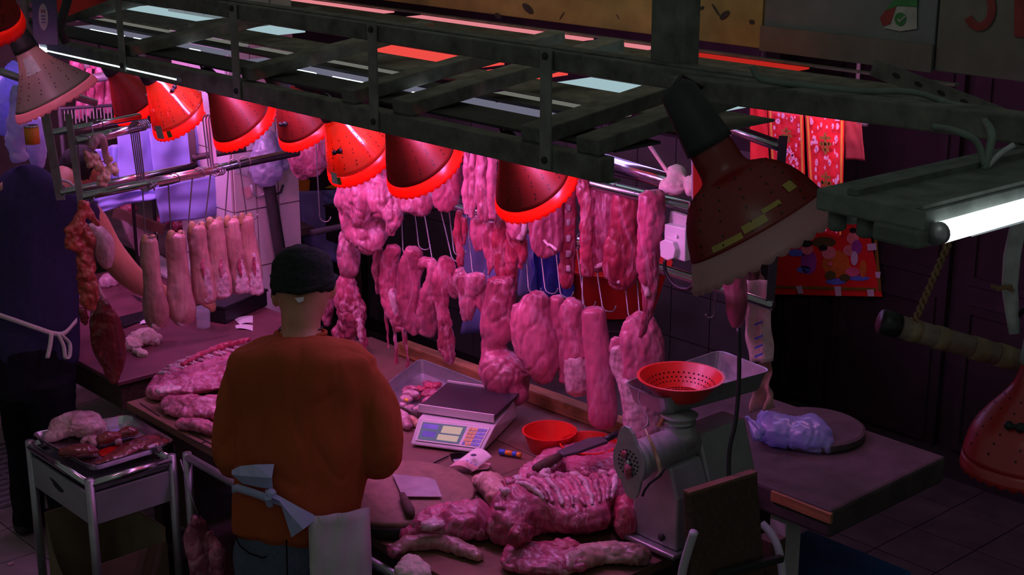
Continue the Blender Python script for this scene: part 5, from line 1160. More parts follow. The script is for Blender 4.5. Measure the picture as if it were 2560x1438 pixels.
MB().tube([PZ(x, y, top+.004) for x, y in ((1080, 1160), (1100, 1150), (1122, 1140))], .003, 6).obj('cord', 'black_plastic', label='thin black cord trailing from the purse', cat='cord')
# sheathed knife
kn = thing('boning_knife', PZ(1440, 1130, .86), 'long knife in a dark sheath resting on the pork and bowl', 'knife')
ka, kb, kc = PZ(1336, 1174, .905), PZ(1400, 1140, .925), PZ(1512, 1104, .945); kd = PZ(1545, 1084, .955)
MB().tube([ka, ka.lerp(kb, .3), ka.lerp(kb, .8), kb], [.014, .018, .016, .014], 12).obj('handle', 'wood_dark', kn, smooth=True)
dk = (kc-kb).normalized(); nk = dk.cross(Vector((0, 0, 1))).normalized()
MB().prism([kb+nk*.020, kb-nk*.020, kb.lerp(kc, .75)-nk*.042, kc-nk*.02, kc+nk*.022, kb.lerp(kc, .3)+nk*.03], (0, 0, .012)).obj('sheath', 'sheath', kn, bevel=.003)
MB().tube([kc+Vector((0, 0, .006)), kd], .012, 10).obj('sheath_tip', 'black_plastic', kn, smooth=True)

# ------------------------------------------------------------------ meat lying on the counter
def lmeat(nm, lab, rowsL, m, z0=top, cat='meat', parent=None, d1=.014, s1=.05, d2=.005, s2=.016, vox=.007, lift=.93, grp='pork lying on the counter'):
    mb = MB()
    for r in rowsL: lay(mb, r, z0, lift=lift)
    o = mb.obj(nm, m, parent, label=lab, cat=None if parent else cat, group=None if parent else grp, clean=False); organic(o, vox, d1*1.25, s1, d2*1.3, s2, 2); return o
# leg joint at the front
lj = lmeat('leg_joint', 'raw leg joint with a pale shank at the front edge', [[(1010, 1358, .035, .025), (1060, 1350, .060, .045), (1120, 1346, .080, .06), (1175, 1344, .085, .062), (1215, 1346, .05, .05)]], 'meat', d1=.024)
lmeat('round_end', None, [[(1150, 1340, .062, .056), (1196, 1342, .074, .064), (1226, 1346, .05, .045)]], 'meat_smooth', parent=lj, d1=.006, d2=.001)
lmeat('shank', None, [[(978, 1388, .022, .018), (1020, 1376, .030, .024), (1070, 1372, .034, .028), (1120, 1376, .034, .026), (1165, 1392, .030, .022), (1200, 1404, .020, .016)]], 'pig_skin', parent=lj, d1=.008)
lmeat('fat_cap', None, [[(1060, 1322, .02, .012), (1090, 1318, .028, .014), (1112, 1318, .02, .012)]], 'fat', z0=top+.075, parent=lj, d1=.01, vox=.005)
lmeat('knuckle', None, [[(976, 1378, .022, .016), (984, 1394, .024, .018)]], 'meat_fatty', parent=lj, vox=.005)
# trotter with a cleft hoof
tj = lmeat('foreleg', 'pale foreleg with cleft hoof pointing at the chopping block', [[(1196, 1222, .035, .03), (1222, 1235, .046, .042), (1240, 1252, .050, .046), (1252, 1275, .046, .042)]], 'pig_skin', d1=.006)
for s, (x, y) in enumerate(((1194, 1212), (1216, 1208))): lmeat('toe', None, [[(x, y, .016, .016), (x+6, y+12, .022, .02)]], 'pig_skin', z0=top+.02, parent=tj, d1=.002, vox=.005)
lmeat('cut_flesh', None, [[(1250, 1262, .050, .050), (1280, 1258, .055, .050), (1305, 1258, .045, .045)]], 'blood_cut', parent=tj, d1=.03, d2=.012)
# flat skin slab at the back
lmeat('pork_sheet', 'broad pink pork side spread in front of the red bowls', [[(1385, 1205, .10, .02), (1430, 1180, .16, .03), (1485, 1178, .18, .034), (1535, 1192, .16, .032), (1566, 1215, .12, .022)]], 'meat_smooth', d1=.014, s1=.09)
lmeat('pork_fold', 'pale folded fat edge of pork beside the grinder', [[(1470, 1250, .02, .03), (1520, 1242, .03, .035), (1560, 1215, .03, .03), (1576, 1195, .02, .02)]], 'fat', z0=top+.02, d1=.012)
# neck piece with vertebrae
nk_ = lmeat('neck_bones', 'upright ridge of neck bones between hoof and carcass', [[(1300, 1265, .05, .05), (1340, 1232, .055, .055), (1375, 1200, .05, .055), (1402, 1172, .03, .04)], [(1340, 1262, .06, .04), (1400, 1250, .08, .045), (1445, 1240, .05, .035)]], 'meat_fatty', d1=.024, d2=.010)
for x, y in ((1318, 1232), (1336, 1212), (1362, 1190), (1388, 1170)): lmeat('vertebra', None, [[(x-8, y+5, .014, .014), (x+8, y-5, .014, .014)]], 'raw_bone', z0=top+.085, parent=nk_, d1=.004, vox=.004)
# rib carcass
rc = lmeat('rib_carcass', 'big open rib carcass at the front of the counter', [
    [(1262, 1375, .06, .06), (1290, 1340, .09, .085), (1330, 1320, .13, .085), (1400, 1310, .16, .075), (1470, 1305, .17, .075), (1535, 1307, .13, .08), (1562, 1312, .07, .07)],
    [(1280, 1410, .08, .032), (1360, 1420, .10, .034), (1440, 1412, .10, .034)]], 'meat', d1=.018, s1=.07, d2=.007, s2=.025)
def on_lay(rows, t, th, z0, lift=.93, k=1.0):
    R_ = catmull([tuple(r) for r in rows], 8); i = min(len(R_)-2, max(1, int(t*(len(R_)-1)))); c = PZ(R_[i][0], R_[i][1], z0); tt = PZ(R_[i+1][0], R_[i+1][1], z0)-PZ(R_[i-1][0], R_[i-1][1], z0); tt.z = 0; tt.normalize()
    sd = tt.cross(Vector((0, 0, 1))); a_, b_ = R_[i][2]*k, R_[i][3]*k
    return c+sd*a_*math.cos(th)+Vector((0, 0, R_[i][3]*lift+b_*math.sin(th)))
RC = [(1262, 1375, .06, .06), (1290, 1340, .09, .085), (1330, 1320, .13, .085), (1400, 1310, .16, .075), (1470, 1305, .17, .075), (1535, 1307, .13, .08), (1562, 1312, .07, .07)]
for k in range(12):
    p = on_lay(RC, .08+.075*k, math.radians(112), top, k=1.02); mb = MB().ball(p, (.022, .017, .014), 10, 8, Matrix.Rotation(.3, 3, 'Z')); organic(mb.obj('vertebra', 'fat' if k % 2 else 'meat_fatty', rc, clean=False), .004, .010, .015, 0, 1, 1)
for k in range(10):
    t_ = .24+.066*k; pts = [on_lay(RC, t_+.035*math.sin(q*1.6), math.radians(104-q*62), top, k=1.0) for q in (0, .25, .5, .75, 1.0)]
    organic(MB().tube(pts, [.010, .012, .012, .010, .007], 10).obj('rib', 'fat' if k % 3 == 0 else 'meat_fatty', rc, clean=False), .004, .007, .018, 0, 1, 1)
lmeat('cut_face', None, [[(1285, 1372, .025, .03), (1305, 1356, .03, .035), (1322, 1345, .025, .025)]], 'blood_cut', z0=top+.07, parent=rc, d1=.012, vox=.005)
lmeat('loin_end', None, [[(1548, 1312, .03, .055), (1560, 1328, .04, .07), (1566, 1348, .04, .055)]], 'meat_red', z0=top+.01, parent=rc, d1=.01)
lmeat('dark_cavity', None, [[(1380, 1385, .03, .02), (1415, 1382, .045, .022), (1440, 1378, .03, .016)]], 'blood_cut', z0=top+.035, parent=rc, d1=.016, vox=.005)
lmeat('skin_flap', 'long pale skin flap lying in front of the carcass', [[(1390, 1440, .05, .03), (1440, 1420, .055, .035), (1490, 1408, .05, .035), (1540, 1404, .05, .035), (1590, 1408, .045, .035), (1625, 1412, .025, .025)]], 'pig_skin', d1=.016, s1=.08)
# rib slab on the left part of the counter
rs = lmeat('rib_slab', 'long rack of ribs on the left board behind the sweater', [[(385, 1000, .05, .028), (430, 985, .12, .035), (500, 960, .19, .036), (570, 935, .20, .036), (640, 910, .17, .034)]], 'meat_fatty', d1=.016)
RS = [(385, 1000, .05, .028), (430, 985, .12, .035), (500, 960, .19, .036), (570, 935, .20, .036), (640, 910, .17, .034)]
for k in range(13):
    pts = [on_lay(RS, .34+.05*k, math.radians(th_), top, k=1.0) for th_ in (152, 138, 122, 106)]
    organic(MB().tube(pts, [.006, .010, .010, .006], 8).obj('rib', 'fat' if k % 2 else 'raw_bone', rs, clean=False), .004, .004, .014, 0, 1, 1)
lmeat('red_edge', None, [[(455, 918, .012, .012), (510, 890, .014, .014), (560, 872, .014, .014), (625, 855, .013, .013)]], 'meat_red', z0=top+.066, parent=rs, d1=.008, vox=.005)
lmeat('fat_patch', None, [[(395, 985, .025, .01), (425, 978, .035, .012), (452, 978, .02, .01)]], 'fat', z0=top+.062, parent=rs, d1=.005, vox=.005)
lmeat('belly_slab', 'layered belly slab in front of the rack of ribs', [[(410, 1020, .03, .025), (450, 1030, .055, .034), (510, 1032, .065, .036), (570, 1030, .06, .034)], [(412, 1038, .02, .02), (470, 1048, .03, .024), (540, 1048, .03, .024)]], 'meat_fatty', d1=.018)
lmeat('belly_strip', 'single belly strip near the front edge of the left board', [[(450, 1072, .026, .022), (490, 1078, .030, .026), (530, 1088, .030, .026), (570, 1096, .024, .022)]], 'meat_fatty', d1=.010, vox=.006)
lmeat('knuckle_bone', 'pale knuckle bone beside the elbow of the man', [[(1002, 1040, .022, .02), (1012, 1062, .026, .024), (1020, 1078, .018, .018)]], 'fat', d1=.004, vox=.005)
lmeat('rind_piece', 'orange brown rind piece below the scrap tray', [[(1020, 1050, .016, .016), (1034, 1062, .018, .018), (1046, 1072, .014, .014)]], 'gut', d1=.004, vox=.005)

# ================================================================== meat grinder
G0 = PZ(1691, 1381, CZ+.03); gx, gy = G0.x, G0.y
gr = thing('meat_grinder', (gx-.09, gy+.18, CZ), 'steel electric meat grinder with a feed tray on top', 'meat grinder')
def gsec(y0, y1, pts, nm, m='grinder_metal', bev=.008):
    P = [Vector((gx+x, y0, CZ+z)) for x, z in pts]; return MB().prism(P, (0, y1-y0, 0)).obj(nm, m, gr, bevel=bev)
gsec(gy, gy+.145, [(-.19, .03), (0, .03), (0, .205), (-.037, .298), (-.155, .298), (-.19, .205)], 'front_housing')
gsec(gy+.146, gy+.37, [(-.19, .03), (0, .03), (0, .205), (-.051, .362), (-.145, .362), (-.19, .205)], 'motor_housing')
MB().box((gx-.205, gy-.03, CZ+.012), (gx+.015, gy+.385, CZ+.030)).obj('base_pan', 'steel_dull', gr, bevel=.006)
for x in (-.19, 0):
    for y in (0, .36): MB().lathe([(.014, CZ), (.014, CZ+.012)], (gx+x, gy+y, 0), n=12).obj('foot', 'dark_rubber', gr)
MB().lathe([(.012, 0), (.012, .008)], (gx-.06, gy, CZ+.06), (0, -1, 0), 12).obj('bolt', 'iron_dark', gr, smooth=True)
hx, hz = PY(1612, 1172, gy-.105).x, PY(1612, 1172, gy-.105).z
hx, hz = gx-.095, CZ+.335
MB().lathe([(.056, 0), (.058, .03), (.056, .05), (.054, .25)], (hx, gy-.10, hz), (0, 1, 0), 24).obj('barrel', 'cast_alu', gr, smooth=True)
MB().lathe([(.062, 0), (.066, .005), (.066, .028), (.058, .034)], (hx, gy-.115, hz), (0, 1, 0), 24).obj('ring_nut', 'cast_alu', gr, smooth=True)
fp = []
for k in range(36):
    a = 2*pi*k/36; r = .066+.036*max(0, math.cos(2*a-3.5))**2; fp.append(Vector((hx+r*math.cos(a), gy-.125, hz+r*math.sin(a)*1.15)))
fpo = MB().prism(fp, (0, .010, 0)).obj('wing_plate', 'cast_alu', gr, bevel=.002)
hb = MB()
for rr, n in ((.015, 6), (.028, 12), (.040, 18)):
    for k in range(n):
        a = 2*pi*k/n; hb.lathe([(.0036, 0), (.0036, .001)], (hx+rr*math.cos(a), gy-.1255, hz+rr*math.sin(a)), (0, -1, 0), 8)
hb.obj('plate_holes', 'black_plastic', fpo, kind='stuff', clean=False)
MB().lathe([(.011, 0), (.011, .006), (.006, .010)], (hx, gy-.1255, hz), (0, -1, 0), 16).obj('centre_pin', 'steel', fpo, smooth=True)
organic(MB().ball((hx+.008, gy-.135, hz-.022), (.014, .010, .026)).ball((hx-.012, gy-.133, hz+.026), (.012, .008, .014)).obj('meat_residue', 'meat_red', gr, clean=False), .004, .006, .015, 0, 1, 1)
TZ = 1.295
tx, ty = -2.945, 3.45
MB().lathe([(.060, hz+.0), (.056, hz+.04), (.048, hz+.07), (.048, TZ-.07), (.060, TZ-.0625)], (hx, gy+.10, 0), n=24).obj('throat', 'cast_alu', gr, smooth=True)
MB().lathe([(.052, 0), (.052, .012)], (hx, gy+.10, hz+.07), n=24).obj('throat_ring', 'steel_dull', gr, smooth=True)
cors = [PZ(1566, 957, TZ), PZ(1662, 996, TZ), PZ(1920, 927, TZ), PZ(1797, 878, TZ)]
c2 = [(p.x*.94+.06*sum(q.x for q in cors)/4, p.y*.94+.06*sum(q.y for q in cors)/4) for p in cors]
ft2 = tray('feed_tray', 'deep steel feed tray on top of the meat grinder', c2, TZ-.062, .062, 'steel_dull', .022, .003, .006)
MB().beam((hx-.04, gy+.055, hz+.06), (hx-.02, gy+.055, TZ-.064), .018, .010).obj('brace', 'wood_beam', gr)
# the colander in the tray
bowl('colander', 'bright red plastic colander sitting in the grinder tray', PZ(1702, 940, TZ+.036), TZ-.030, .134, .066, 'red_plastic', 'colander', .58, holes=True)
# S hook and band on the tray
MB().tube([PZ(x, y, TZ-.004*k) for k, (x, y) in enumerate(((1606, 968), (1598, 976), (1596, 1000), (1606, 1022), (1620, 1045), (1620, 1062), (1610, 1070), (1604, 1064)))], .0028, 8).obj('s_hook', 'hook_steel', label='steel S hook hanging from the edge of the grinder tray', cat='hook', smooth=True)
MB().tube([PY(x, y, gy-.13) for x, y in ((1612, 1072), (1630, 1110), (1645, 1150), (1652, 1180), (1640, 1195))], [.003, .005, .006, .006, .004], 8).obj('sinew_loop', 'gut', label='yellowish sinew cord looped from the hook to the grinder', cat='cord', smooth=True)
MB().tube([PY(x, y, gy-.14) for x, y in ((1662, 1170), (1650, 1190), (1625, 1208), (1612, 1225), (1606, 1240))], .004, 8).obj('clamp_lever', 'iron_dark', gr, smooth=True)
# power cord in front of the grinder
MB().tube([PD(x, y, 4.45) for x, y in catmull([(1846, 820), (1848, 900), (1846, 980), (1838, 1060), (1826, 1110), (1822, 1150), (1822, 1195)], 4)], .0065, 8).obj('power_cord', 'black_plastic', gr, smooth=True)
# wooden board leaning at the end of the counter, with hoop handles
wbp = [PY(1724, 1235, 3.02), PY(1895, 1182, 3.32), PY(1916, 1470, 3.34), PY(1732, 1530, 3.02)]
wbo = thing('wooden_board', (wbp[3]+wbp[2])/2, 'old wooden board standing on edge in front of the grinder', 'board')
nrm = (wbp[1]-wbp[0]).cross(wbp[3]-wbp[0]).normalized(); nrm = nrm if nrm.dot(_F) > 0 else -nrm
MB().prism(wbp, nrm*.028).obj('panel', 'wood_dark', wbo, bevel=.008)
MB().beam(wbp[0]+nrm*.014, wbp[1]+nrm*.014, .026, .008).obj('top_edge', 'counter_board', wbo)
MB().beam(PY(1790, 1438, 3.10), PY(1955, 1396, 3.38), .022, .022).obj('cross_bar', 'dark_rubber', wbo, bevel=.004)
for pts, lab in ((((1735, 1330), (1722, 1370), (1708, 1420), (1700, 1470)), 'left pale curved tube handle beside the wooden board'), (((1905, 1310), (1928, 1335), (1948, 1380), (1960, 1470)), 'right pale curved tube handle beside the wooden board')):
    MB().tube([PY(x, y, 3.0 if x < 1800 else 3.42) for x, y in catmull(list(pts), 4)], .013, 12).obj('tube_handle', 'hose_white', label=lab, cat='handle', group='pale tube handles', smooth=True)
# socket on the front rack
sk2 = thing('power_socket', PY(1690, 650, 3.60), 'white power socket with plug on the end of the front rack', 'socket')
Ys = 3.57
MB().prism([PY(*q, Ys) for q in ((1675, 528), (1726, 545), (1726, 600), (1668, 585))], (0, .02, 0)).obj('back_plate', 'dirty_white', sk2, bevel=.003)
MB().prism([PY(*q, Ys-.03) for q in ((1660, 560), (1714, 572), (1712, 655), (1660, 640))], (.0, .035, 0)).obj('box', 'white_plastic', sk2, bevel=.004)
MB().prism([PY(*q, Ys-.05) for q in ((1648, 605), (1662, 598), (1682, 606), (1688, 625), (1684, 646), (1668, 652), (1650, 642))], (0, .025, 0)).obj('plug', 'white_plastic', sk2, bevel=.004)
MB().lathe([(.006, 0), (.006, .006)], PY(1692, 590, Ys-.031), (0, -1, 0), 12).obj('switch', 'paper', sk2)
MB().tube([PY(x, y, Ys-.035) for x, y in catmull([(1662, 650), (1664, 680), (1685, 712), (1715, 724), (1735, 712)], 4)], .006, 8).obj('lead', 'black_plastic', sk2, smooth=True)
MB().prism([PY(*q, Ys-.005) for q in ((1732, 676), (1758, 686), (1752, 720), (1730, 712))], (0, .004, 0)).obj('paper_tag', 'paper', label='small white paper tag at the foot of the rack end plate', cat='tag')
# cloth on the rack, chopstick-like stick
cl_ = MB(); loft(cl_, [(1680, 420, 12), (1692, 440, 30), (1690, 465, 42), (1690, 478, 36)], Yp(3.74), .6); loft(cl_, [(1720, 440, 14), (1738, 470, 20), (1745, 480, 12)], Yp(3.74), .6)
organic(cl_.obj('crumpled_cloth', 'towel', label='crumpled pinkish cloth lying on the front rack rail', cat='cloth', clean=False), .006, .030, .05, .006, .02, 1)
MB().tube([PY(1622, 362, 3.85), PY(1676, 440, 3.76)], .007, 8).obj('wooden_stick', 'note_pink', label='thin pinkish stick slanting above the crumpled cloth', cat='stick', smooth=True)
def cloth(name, lab, c4, pl, m, amp=.02, fr=3, th=.003, cat='cloth', grp=None, seed=0., nu=18, nv=18):
    P = [pl(*q) for q in c4]; N = (P[1]-P[0]).cross(P[3]-P[0]).normalized()
    fn = lambda u, v: N*(amp*(math.sin(u*fr*2*pi+seed+1.5*v)*.6*(.3+v)+nz((u*3+seed, v*3, seed), 1.0)*1.2))
    o = sheet(MB(), *P, nu, nv, fn, th).obj(name, m, label=lab, cat=cat, group=grp, smooth=True); return o
# rags right of the grinder
cloth('striped_towel', 'tan striped towel hanging behind the grinder tray', [(1842, 700), (1925, 700), (1926, 905), (1868, 905)], Yp(4.10), 'towel', .02, 2)
o = bpy.data.objects['striped_towel']
for y in (810, 845, 868, 890): MB().prism([PY(*q, 4.06) for q in ((1886, y), (1906, y-8), (1906, y-3), (1887, y+5))], (0, .002, 0)).obj('stripe', 'blue', o)
cloth('rag', 'brown rag hanging below the grinder tray corner', [(1890, 880), (1930, 900), (1936, 1020), (1880, 1030)], Yp(4.14), 'rag_tan', .03, 1.5, seed=2)
cloth('rag', 'dark torn rag beside the left edge of the folk picture', [(1870, 640), (1900, 650), (1915, 760), (1872, 760)], Yp(4.16), 'rag_dark', .03, 2, seed=4)
# blue plastic bag on the right table
bgm = MB(); lay(bgm, [(1905, 1075, .02, .05), (1925, 1105, .06, .06), (1965, 1110, .09, .055), (2010, 1110, .10, .06), (2050, 1125, .07, .045), (2072, 1135, .03, .02)], CZ+.001)
loft(bgm, [(1862, 1040, 8), (1885, 1062, 16), (1905, 1090, 22)], Yp(3.95), .7)
organic(bgm.obj('plastic_bag', 'bag_blue', label='crumpled blue plastic bag on the slab table', cat='bag', group='plastic bags', clean=False), .008, .034, .09, .008, .03, 2)
# rag at the front edge
rg = MB(); lay(rg, [(1005, 1452, .05, .03), (1035, 1446, .06, .035), (1060, 1456, .04, .025)], .775); organic(rg.obj('rag', 'towel', label='crumpled tan rag on the front rail at the bottom edge', cat='cloth', clean=False), .006, .03, .04, .006, .015, 1)

# ================================================================== cart at left
ca = thing('steel_cart', (-4.88, 2.36, 0), 'small steel cart at lower left carrying a tray of offal', 'cart')
x0, x1, y0, y1, zt = -5.13, -4.65, 2.17, 2.50, .745
for x in (x0, x1):
    for y in (y0, y1): MB().tube([(x, y, 0), (x, y, zt+.01)], .017, 12).obj('post', 'steel_dull', ca, smooth=True)
for a, b in (((x0, y0), (x1, y0)), ((x1, y0), (x1, y1)), ((x1, y1), (x0, y1)), ((x0, y1), (x0, y0))):
    MB().tube([(*a, zt-.012), (*b, zt-.012)], .016, 12).obj('top_rail', 'steel', ca, smooth=True)
MB().box((x0+.017, y0+.017, zt-.05), (x1-.017, y1-.017, zt-.035)).obj('shelf', 'steel_dull', ca)
for lo, hi in (((x0+.018, y0-.006, .575), (x1-.018, y0+.006, .695)), ((x1-.006, y0+.018, .575), (x1+.006, y1-.018, .695)), ((x0-.006, y0+.018, .575), (x0+.006, y1-.018, .695)), ((x0+.018, y1-.006, .575), (x1-.018, y1+.006, .695))):
    MB().box(lo, hi).obj('side_panel', 'cart_panel', ca, bevel=.002)
MB().box((x0+.017, y0+.017, .575), (x1-.017, y1-.017, .585)).obj('drawer_bottom', 'cart_panel', ca)
MB().prism([Vector(((x0+x1)/2-.02+.05*math.cos(t)*(1+.3*math.sin(3*t)), y0-.0065, .645+.014*math.sin(t)-.01*math.cos(t))) for t in [2*pi*k/14 for k in range(14)]], (0, -.0008, 0)).obj('stain', 'iron_dark', ca)
bx = thing('cardboard_box', (-4.88, 2.33, .10), 'open tan cardboard box with a round cut inside the cart', 'box')
MB().box((x0+.03, y0+.02, .10), (x1-.03, y1-.03, .115)).obj('bottom', 'box_tan', bx)
pan = []
for k in range(17):
    t = pi*k/16; pan.append(Vector(((x0+x1)/2-.19*math.cos(t)*1.0, y0+.02, .44-.24*math.sin(t))))
ou = [Vector((x1-.03, y0+.02, .44)), Vector((x1-.03, y0+.02, .115)), Vector((x0+.03, y0+.02, .115)), Vector((x0+.03, y0+.02, .44))]
n = len(pan); vs = pan+[Vector((x0+.03+(x1-x0-.06)*k/16, y0+.02, .115)) for k in range(17)]
fs = [(k, k+1, 17+k+1, 17+k) for k in range(16)]; o = MB().add(vs, fs).obj('front', 'box_tan', bx); q = o.modifiers.new('s', 'SOLIDIFY'); q.thickness = .006
for lo, hi in (((x0+.024, y0+.02, .115), (x0+.030, y1-.03, .46)), ((x1-.030, y0+.02, .115), (x1-.024, y1-.03, .40)), ((x0+.03, y1-.036, .115), (x1-.03, y1-.03, .46))): MB().box(lo, hi).obj('side', 'box_tan' if lo[0] < -5 else 'cardboard', bx)
MB().lathe([(.05, 0), (.05, .002)], (x1-.0235, (y0+y1)/2+.02, .24), (1, 0, 0), 18).obj('hand_hole', 'black_plastic', bx)
MB().box((x0+.02, y0+.02, .075), (x1-.02, y1-.02, .095)).obj('lower_shelf', 'steel_dull', ca)
tr4 = [PZ(92, 1100, .757), PZ(232, 1176, .757), PZ(425, 1118, .757), PZ(318, 1056, .757)]
tray('offal_tray', 'rounded steel tray of offal on the cart', [(p.x, p.y) for p in tr4], .752, .030, 'steel', .018, .003, .005)
def omeat(nm, lab, rows, m, d1=.006, z0=.760, vox=.005, d2=.002): return lmeat(nm, lab, rows, m, z0, 'offal', d1=d1, d2=d2, vox=vox, grp='offal on the cart tray')
omeat('pig_stomach', 'pale puffy stomach on the cart tray', [[(125, 1105, .03, .016), (165, 1088, .075, .040), (205, 1085, .085, .046), (245, 1096, .05, .03)]], 'stomach', .012)
omeat('stomach_tube', 'curled pale tube between stomach and kidneys on the tray', [[(205, 1112, .014, .012), (225, 1104, .018, .016), (236, 1118, .014, .012)], [(228, 1096, .014, .014), (240, 1108, .016, .014)]], 'stomach', .008, vox=.004)
omeat('kidney', 'front glossy kidney on the cart tray', [[(152, 1142, .020, .016), (185, 1142, .034, .024), (225, 1138, .032, .022), (245, 1135, .016, .012)]], 'liver', .004)
omeat('kidney', 'middle glossy kidney on the cart tray', [[(246, 1114, .022, .018), (272, 1108, .030, .024), (296, 1100, .024, .018)]], 'liver', .004)
omeat('kidney', 'rear glossy kidney on the cart tray', [[(298, 1098, .016, .016), (322, 1092, .028, .022), (342, 1092, .018, .016)]], 'liver', .004)
omeat('liver_slab', 'long flat liver along the front edge of the tray', [[(240, 1166, .016, .008), (285, 1150, .036, .012), (330, 1128, .044, .016), (372, 1108, .034, .016), (398, 1102, .018, .010)], [(360, 1128, .03, .012), (395, 1116, .03, .012), (415, 1108, .018, .01)]], 'liver', .004)
omeat('fat_piece', 'small pink fat piece between the kidneys', [[(290, 1114, .012, .012), (302, 1112, .014, .014)]], 'fat', .003, vox=.004)
MB().prism([PZ(x, y, .7565) for x, y in ((240, 1130), (270, 1118), (310, 1112), (318, 1120), (290, 1134), (255, 1142))], (0, 0, .001)).obj('blood_puddle', 'blood_liquid', label='red blood puddle in the middle of the cart tray', cat='blood')
meat('hanging_pork', 'dim pork piece hanging low between cart and man', [[(500, 1302, 22), (492, 1340, 34), (502, 1400, 32), (500, 1460, 30)], [(525, 1330, 14), (540, 1390, 24), (540, 1450, 22)]], Yp(2.52), 'meat_fatty', .6, d1=.024)
MB().tube([(-4.62, 2.52, .74), (-4.55, 2.52, .60), PY(500, 1300, 2.52)], .003, 8).obj('meat_hook', 'hook_steel', label='hook from the front rail down to the low pork piece', cat='hook', group='meat hooks', smooth=True)
# drain grate on the floor at left
dg = thing('drain_grate', PZ(20, 1240, 0), 'ribbed steel drain grate in the floor at lower left', 'grate')
for k in range(13):
    MB().box((-6.95+.06*k, 2.30, .0), (-6.95+.06*k+.022, 2.95, .012)).obj('bar', 'steel_dull', dg)
for y in (2.29, 2.62, 2.94): MB().box((-6.96, y, .0005), (-6.18, y+.02, .010)).obj('cross_bar', 'steel_dull', dg)
MB().tube([PZ(20, 1412, .006), PZ(34, 1408, .006)], .006, 8).obj('cigarette_end', 'note_pink', label='pale cigarette end on the floor at lower left', cat='litter')

# ================================================================== things on the left table
tz = CZ+.001
tw2 = MB(); lay(tw2, [(325, 878, .03, .02), (345, 862, .055, .030), (372, 858, .065, .034), (400, 858, .04, .025)], tz); lay(tw2, [(340, 884, .02, .012), (362, 892, .02, .012)], tz)
organic(tw2.obj('towel', 'towel', label='crumpled pink towel on the left table', cat='towel', clean=False), .006, .034, .04, .008, .014, 1)
cu = thing('plastic_cup', PZ(509, 818, tz), 'clear plastic cup below the split trotter', 'cup')
cc = PZ(509, 818, tz); MB().lathe([(.030, 0), (.033, .05), (.036, .095), (.034, .095), (.031, .05), (.028, .003)], cc, n=24).obj('wall', 'glass_clear', cu, smooth=True)
bkx = PZ(575, 780, tz); bm_ = thing('cash_box', bkx, 'black cash box behind the trotters on the left table', 'box')
Mx = Matrix.Translation(bkx)@Matrix.Rotation(.35, 4, 'Z'); MB().box((-.10, -.16, 0), (.10, .16, .07), Mx).obj('case', 'black_plastic', bm_, bevel=.006); MB().box((-.105, -.165, .071), (.105, .165, .085), Mx).obj('lid', 'black_plastic', bm_, bevel=.004)
k2 = thing('tablet', PZ(330, 800, tz), 'dark flat tray behind the liver on the left table', 'tray'); MB().prism([PZ(*q, tz) for q in ((290, 800), (362, 782), (372, 798), (310, 822))], (0, 0, .012)).obj('plate', 'black_plastic', k2, bevel=.003)
for k, (q, lab) in enumerate(((((352, 795), (372, 785), (378, 808), (350, 812)), 'white paper slip between liver and first trotter'), (((585, 798), (632, 788), (632, 806), (600, 812)), 'upper white paper sheet beside the pillar'), (((588, 814), (632, 812), (632, 826), (590, 822)), 'lower white paper sheet beside the pillar'))):
    sheet(MB(), *[PZ(x, y, tz+.002) for x, y in q], 4, 4, lambda u, v: Vector((0, 0, .004*math.sin(u*4))), .001).obj('paper_sheet', 'paper', label=lab, cat='paper')
MB().prism([PZ(*q, tz+.002) for q in ((330, 738), (362, 750), (378, 760), (345, 752))], (0, 0, .003)).obj('knife_blade', 'steel', label='thin steel knife blade lying near the first trotter', cat='knife')
fo = MB(); lay(fo, [(262, 720, .03, .03), (275, 712, .04, .035), (290, 715, .02, .02)], tz); organic(fo.obj('fat_chunk', 'fat', label='bright fat lump on the left table behind the offal', cat='meat', clean=False), .006, .012, .03, 0, 1, 1)
ctb = thing('cutting_board', PZ(440, 700, tz), 'white cutting board under the arm of the navy person', 'board'); MB().prism([PZ(*q, tz) for q in ((392, 640), (470, 690), (480, 730), (400, 690))], (0, 0, .02)).obj('slab', 'white_plastic', ctb, bevel=.004)
# far table with a crate behind the trotters
fb = thing('far_table', (-7.9, 4.2, 0), 'far wooden table with meat behind the lavender sheets', 'table')
MB().box((-8.6, 3.8, .76), (-6.95, 5.1, .80)).obj('top', 'wall_mid', fb); 
for x in (-8.5, -6.95):
    for y in (3.9, 5.0): MB().box((x-.04, y-.04, 0), (x+.04, y+.04, .76)).obj('leg', 'wood_dark', fb)
MB().beam(PX(285, 530, -6.8), PX(410, 575, -6.6), .03, .05).obj('plank', 'counter_sheet', label='slanting plank behind the bare arm', cat='plank')
MB().prism([PX(*q, -6.75) for q in ((300, 548), (372, 585), (372, 660), (345, 640), (318, 600))], (.02, 0, 0)).obj('fat_sheet', 'fat', label='marbled fat sheet hanging behind the bare arm', cat='meat')
for k, (x, y, r) in enumerate(((320, 522, 26), (410, 548, 24), (445, 560, 34), (500, 545, 26), (545, 535, 24), (480, 580, 28))):
    mb = MB(); mb.ball(PX(x, y, -6.9), (r*.0018, r*.0018, r*.0013)); organic(mb.obj('meat_pile_piece', ('meat_red', 'meat', 'blood_cut')[k % 3], label='dark red meat piece on the far table, %s from the left' % ('first', 'second', 'third', 'fourth', 'fifth', 'sixth')[k], cat='meat', group='meat on the far table', clean=False), .008, .02, .04, 0, 1, 1)
    if True: MB().box(tuple(PX(x, y, -6.9)+Vector((-.03, -.03, -r*.0013-.02))), tuple(PX(x, y, -6.9)+Vector((.03, .03, -r*.0010)))).obj('support', 'wood_dark', bpy.data.objects[mb and 'far_table'])
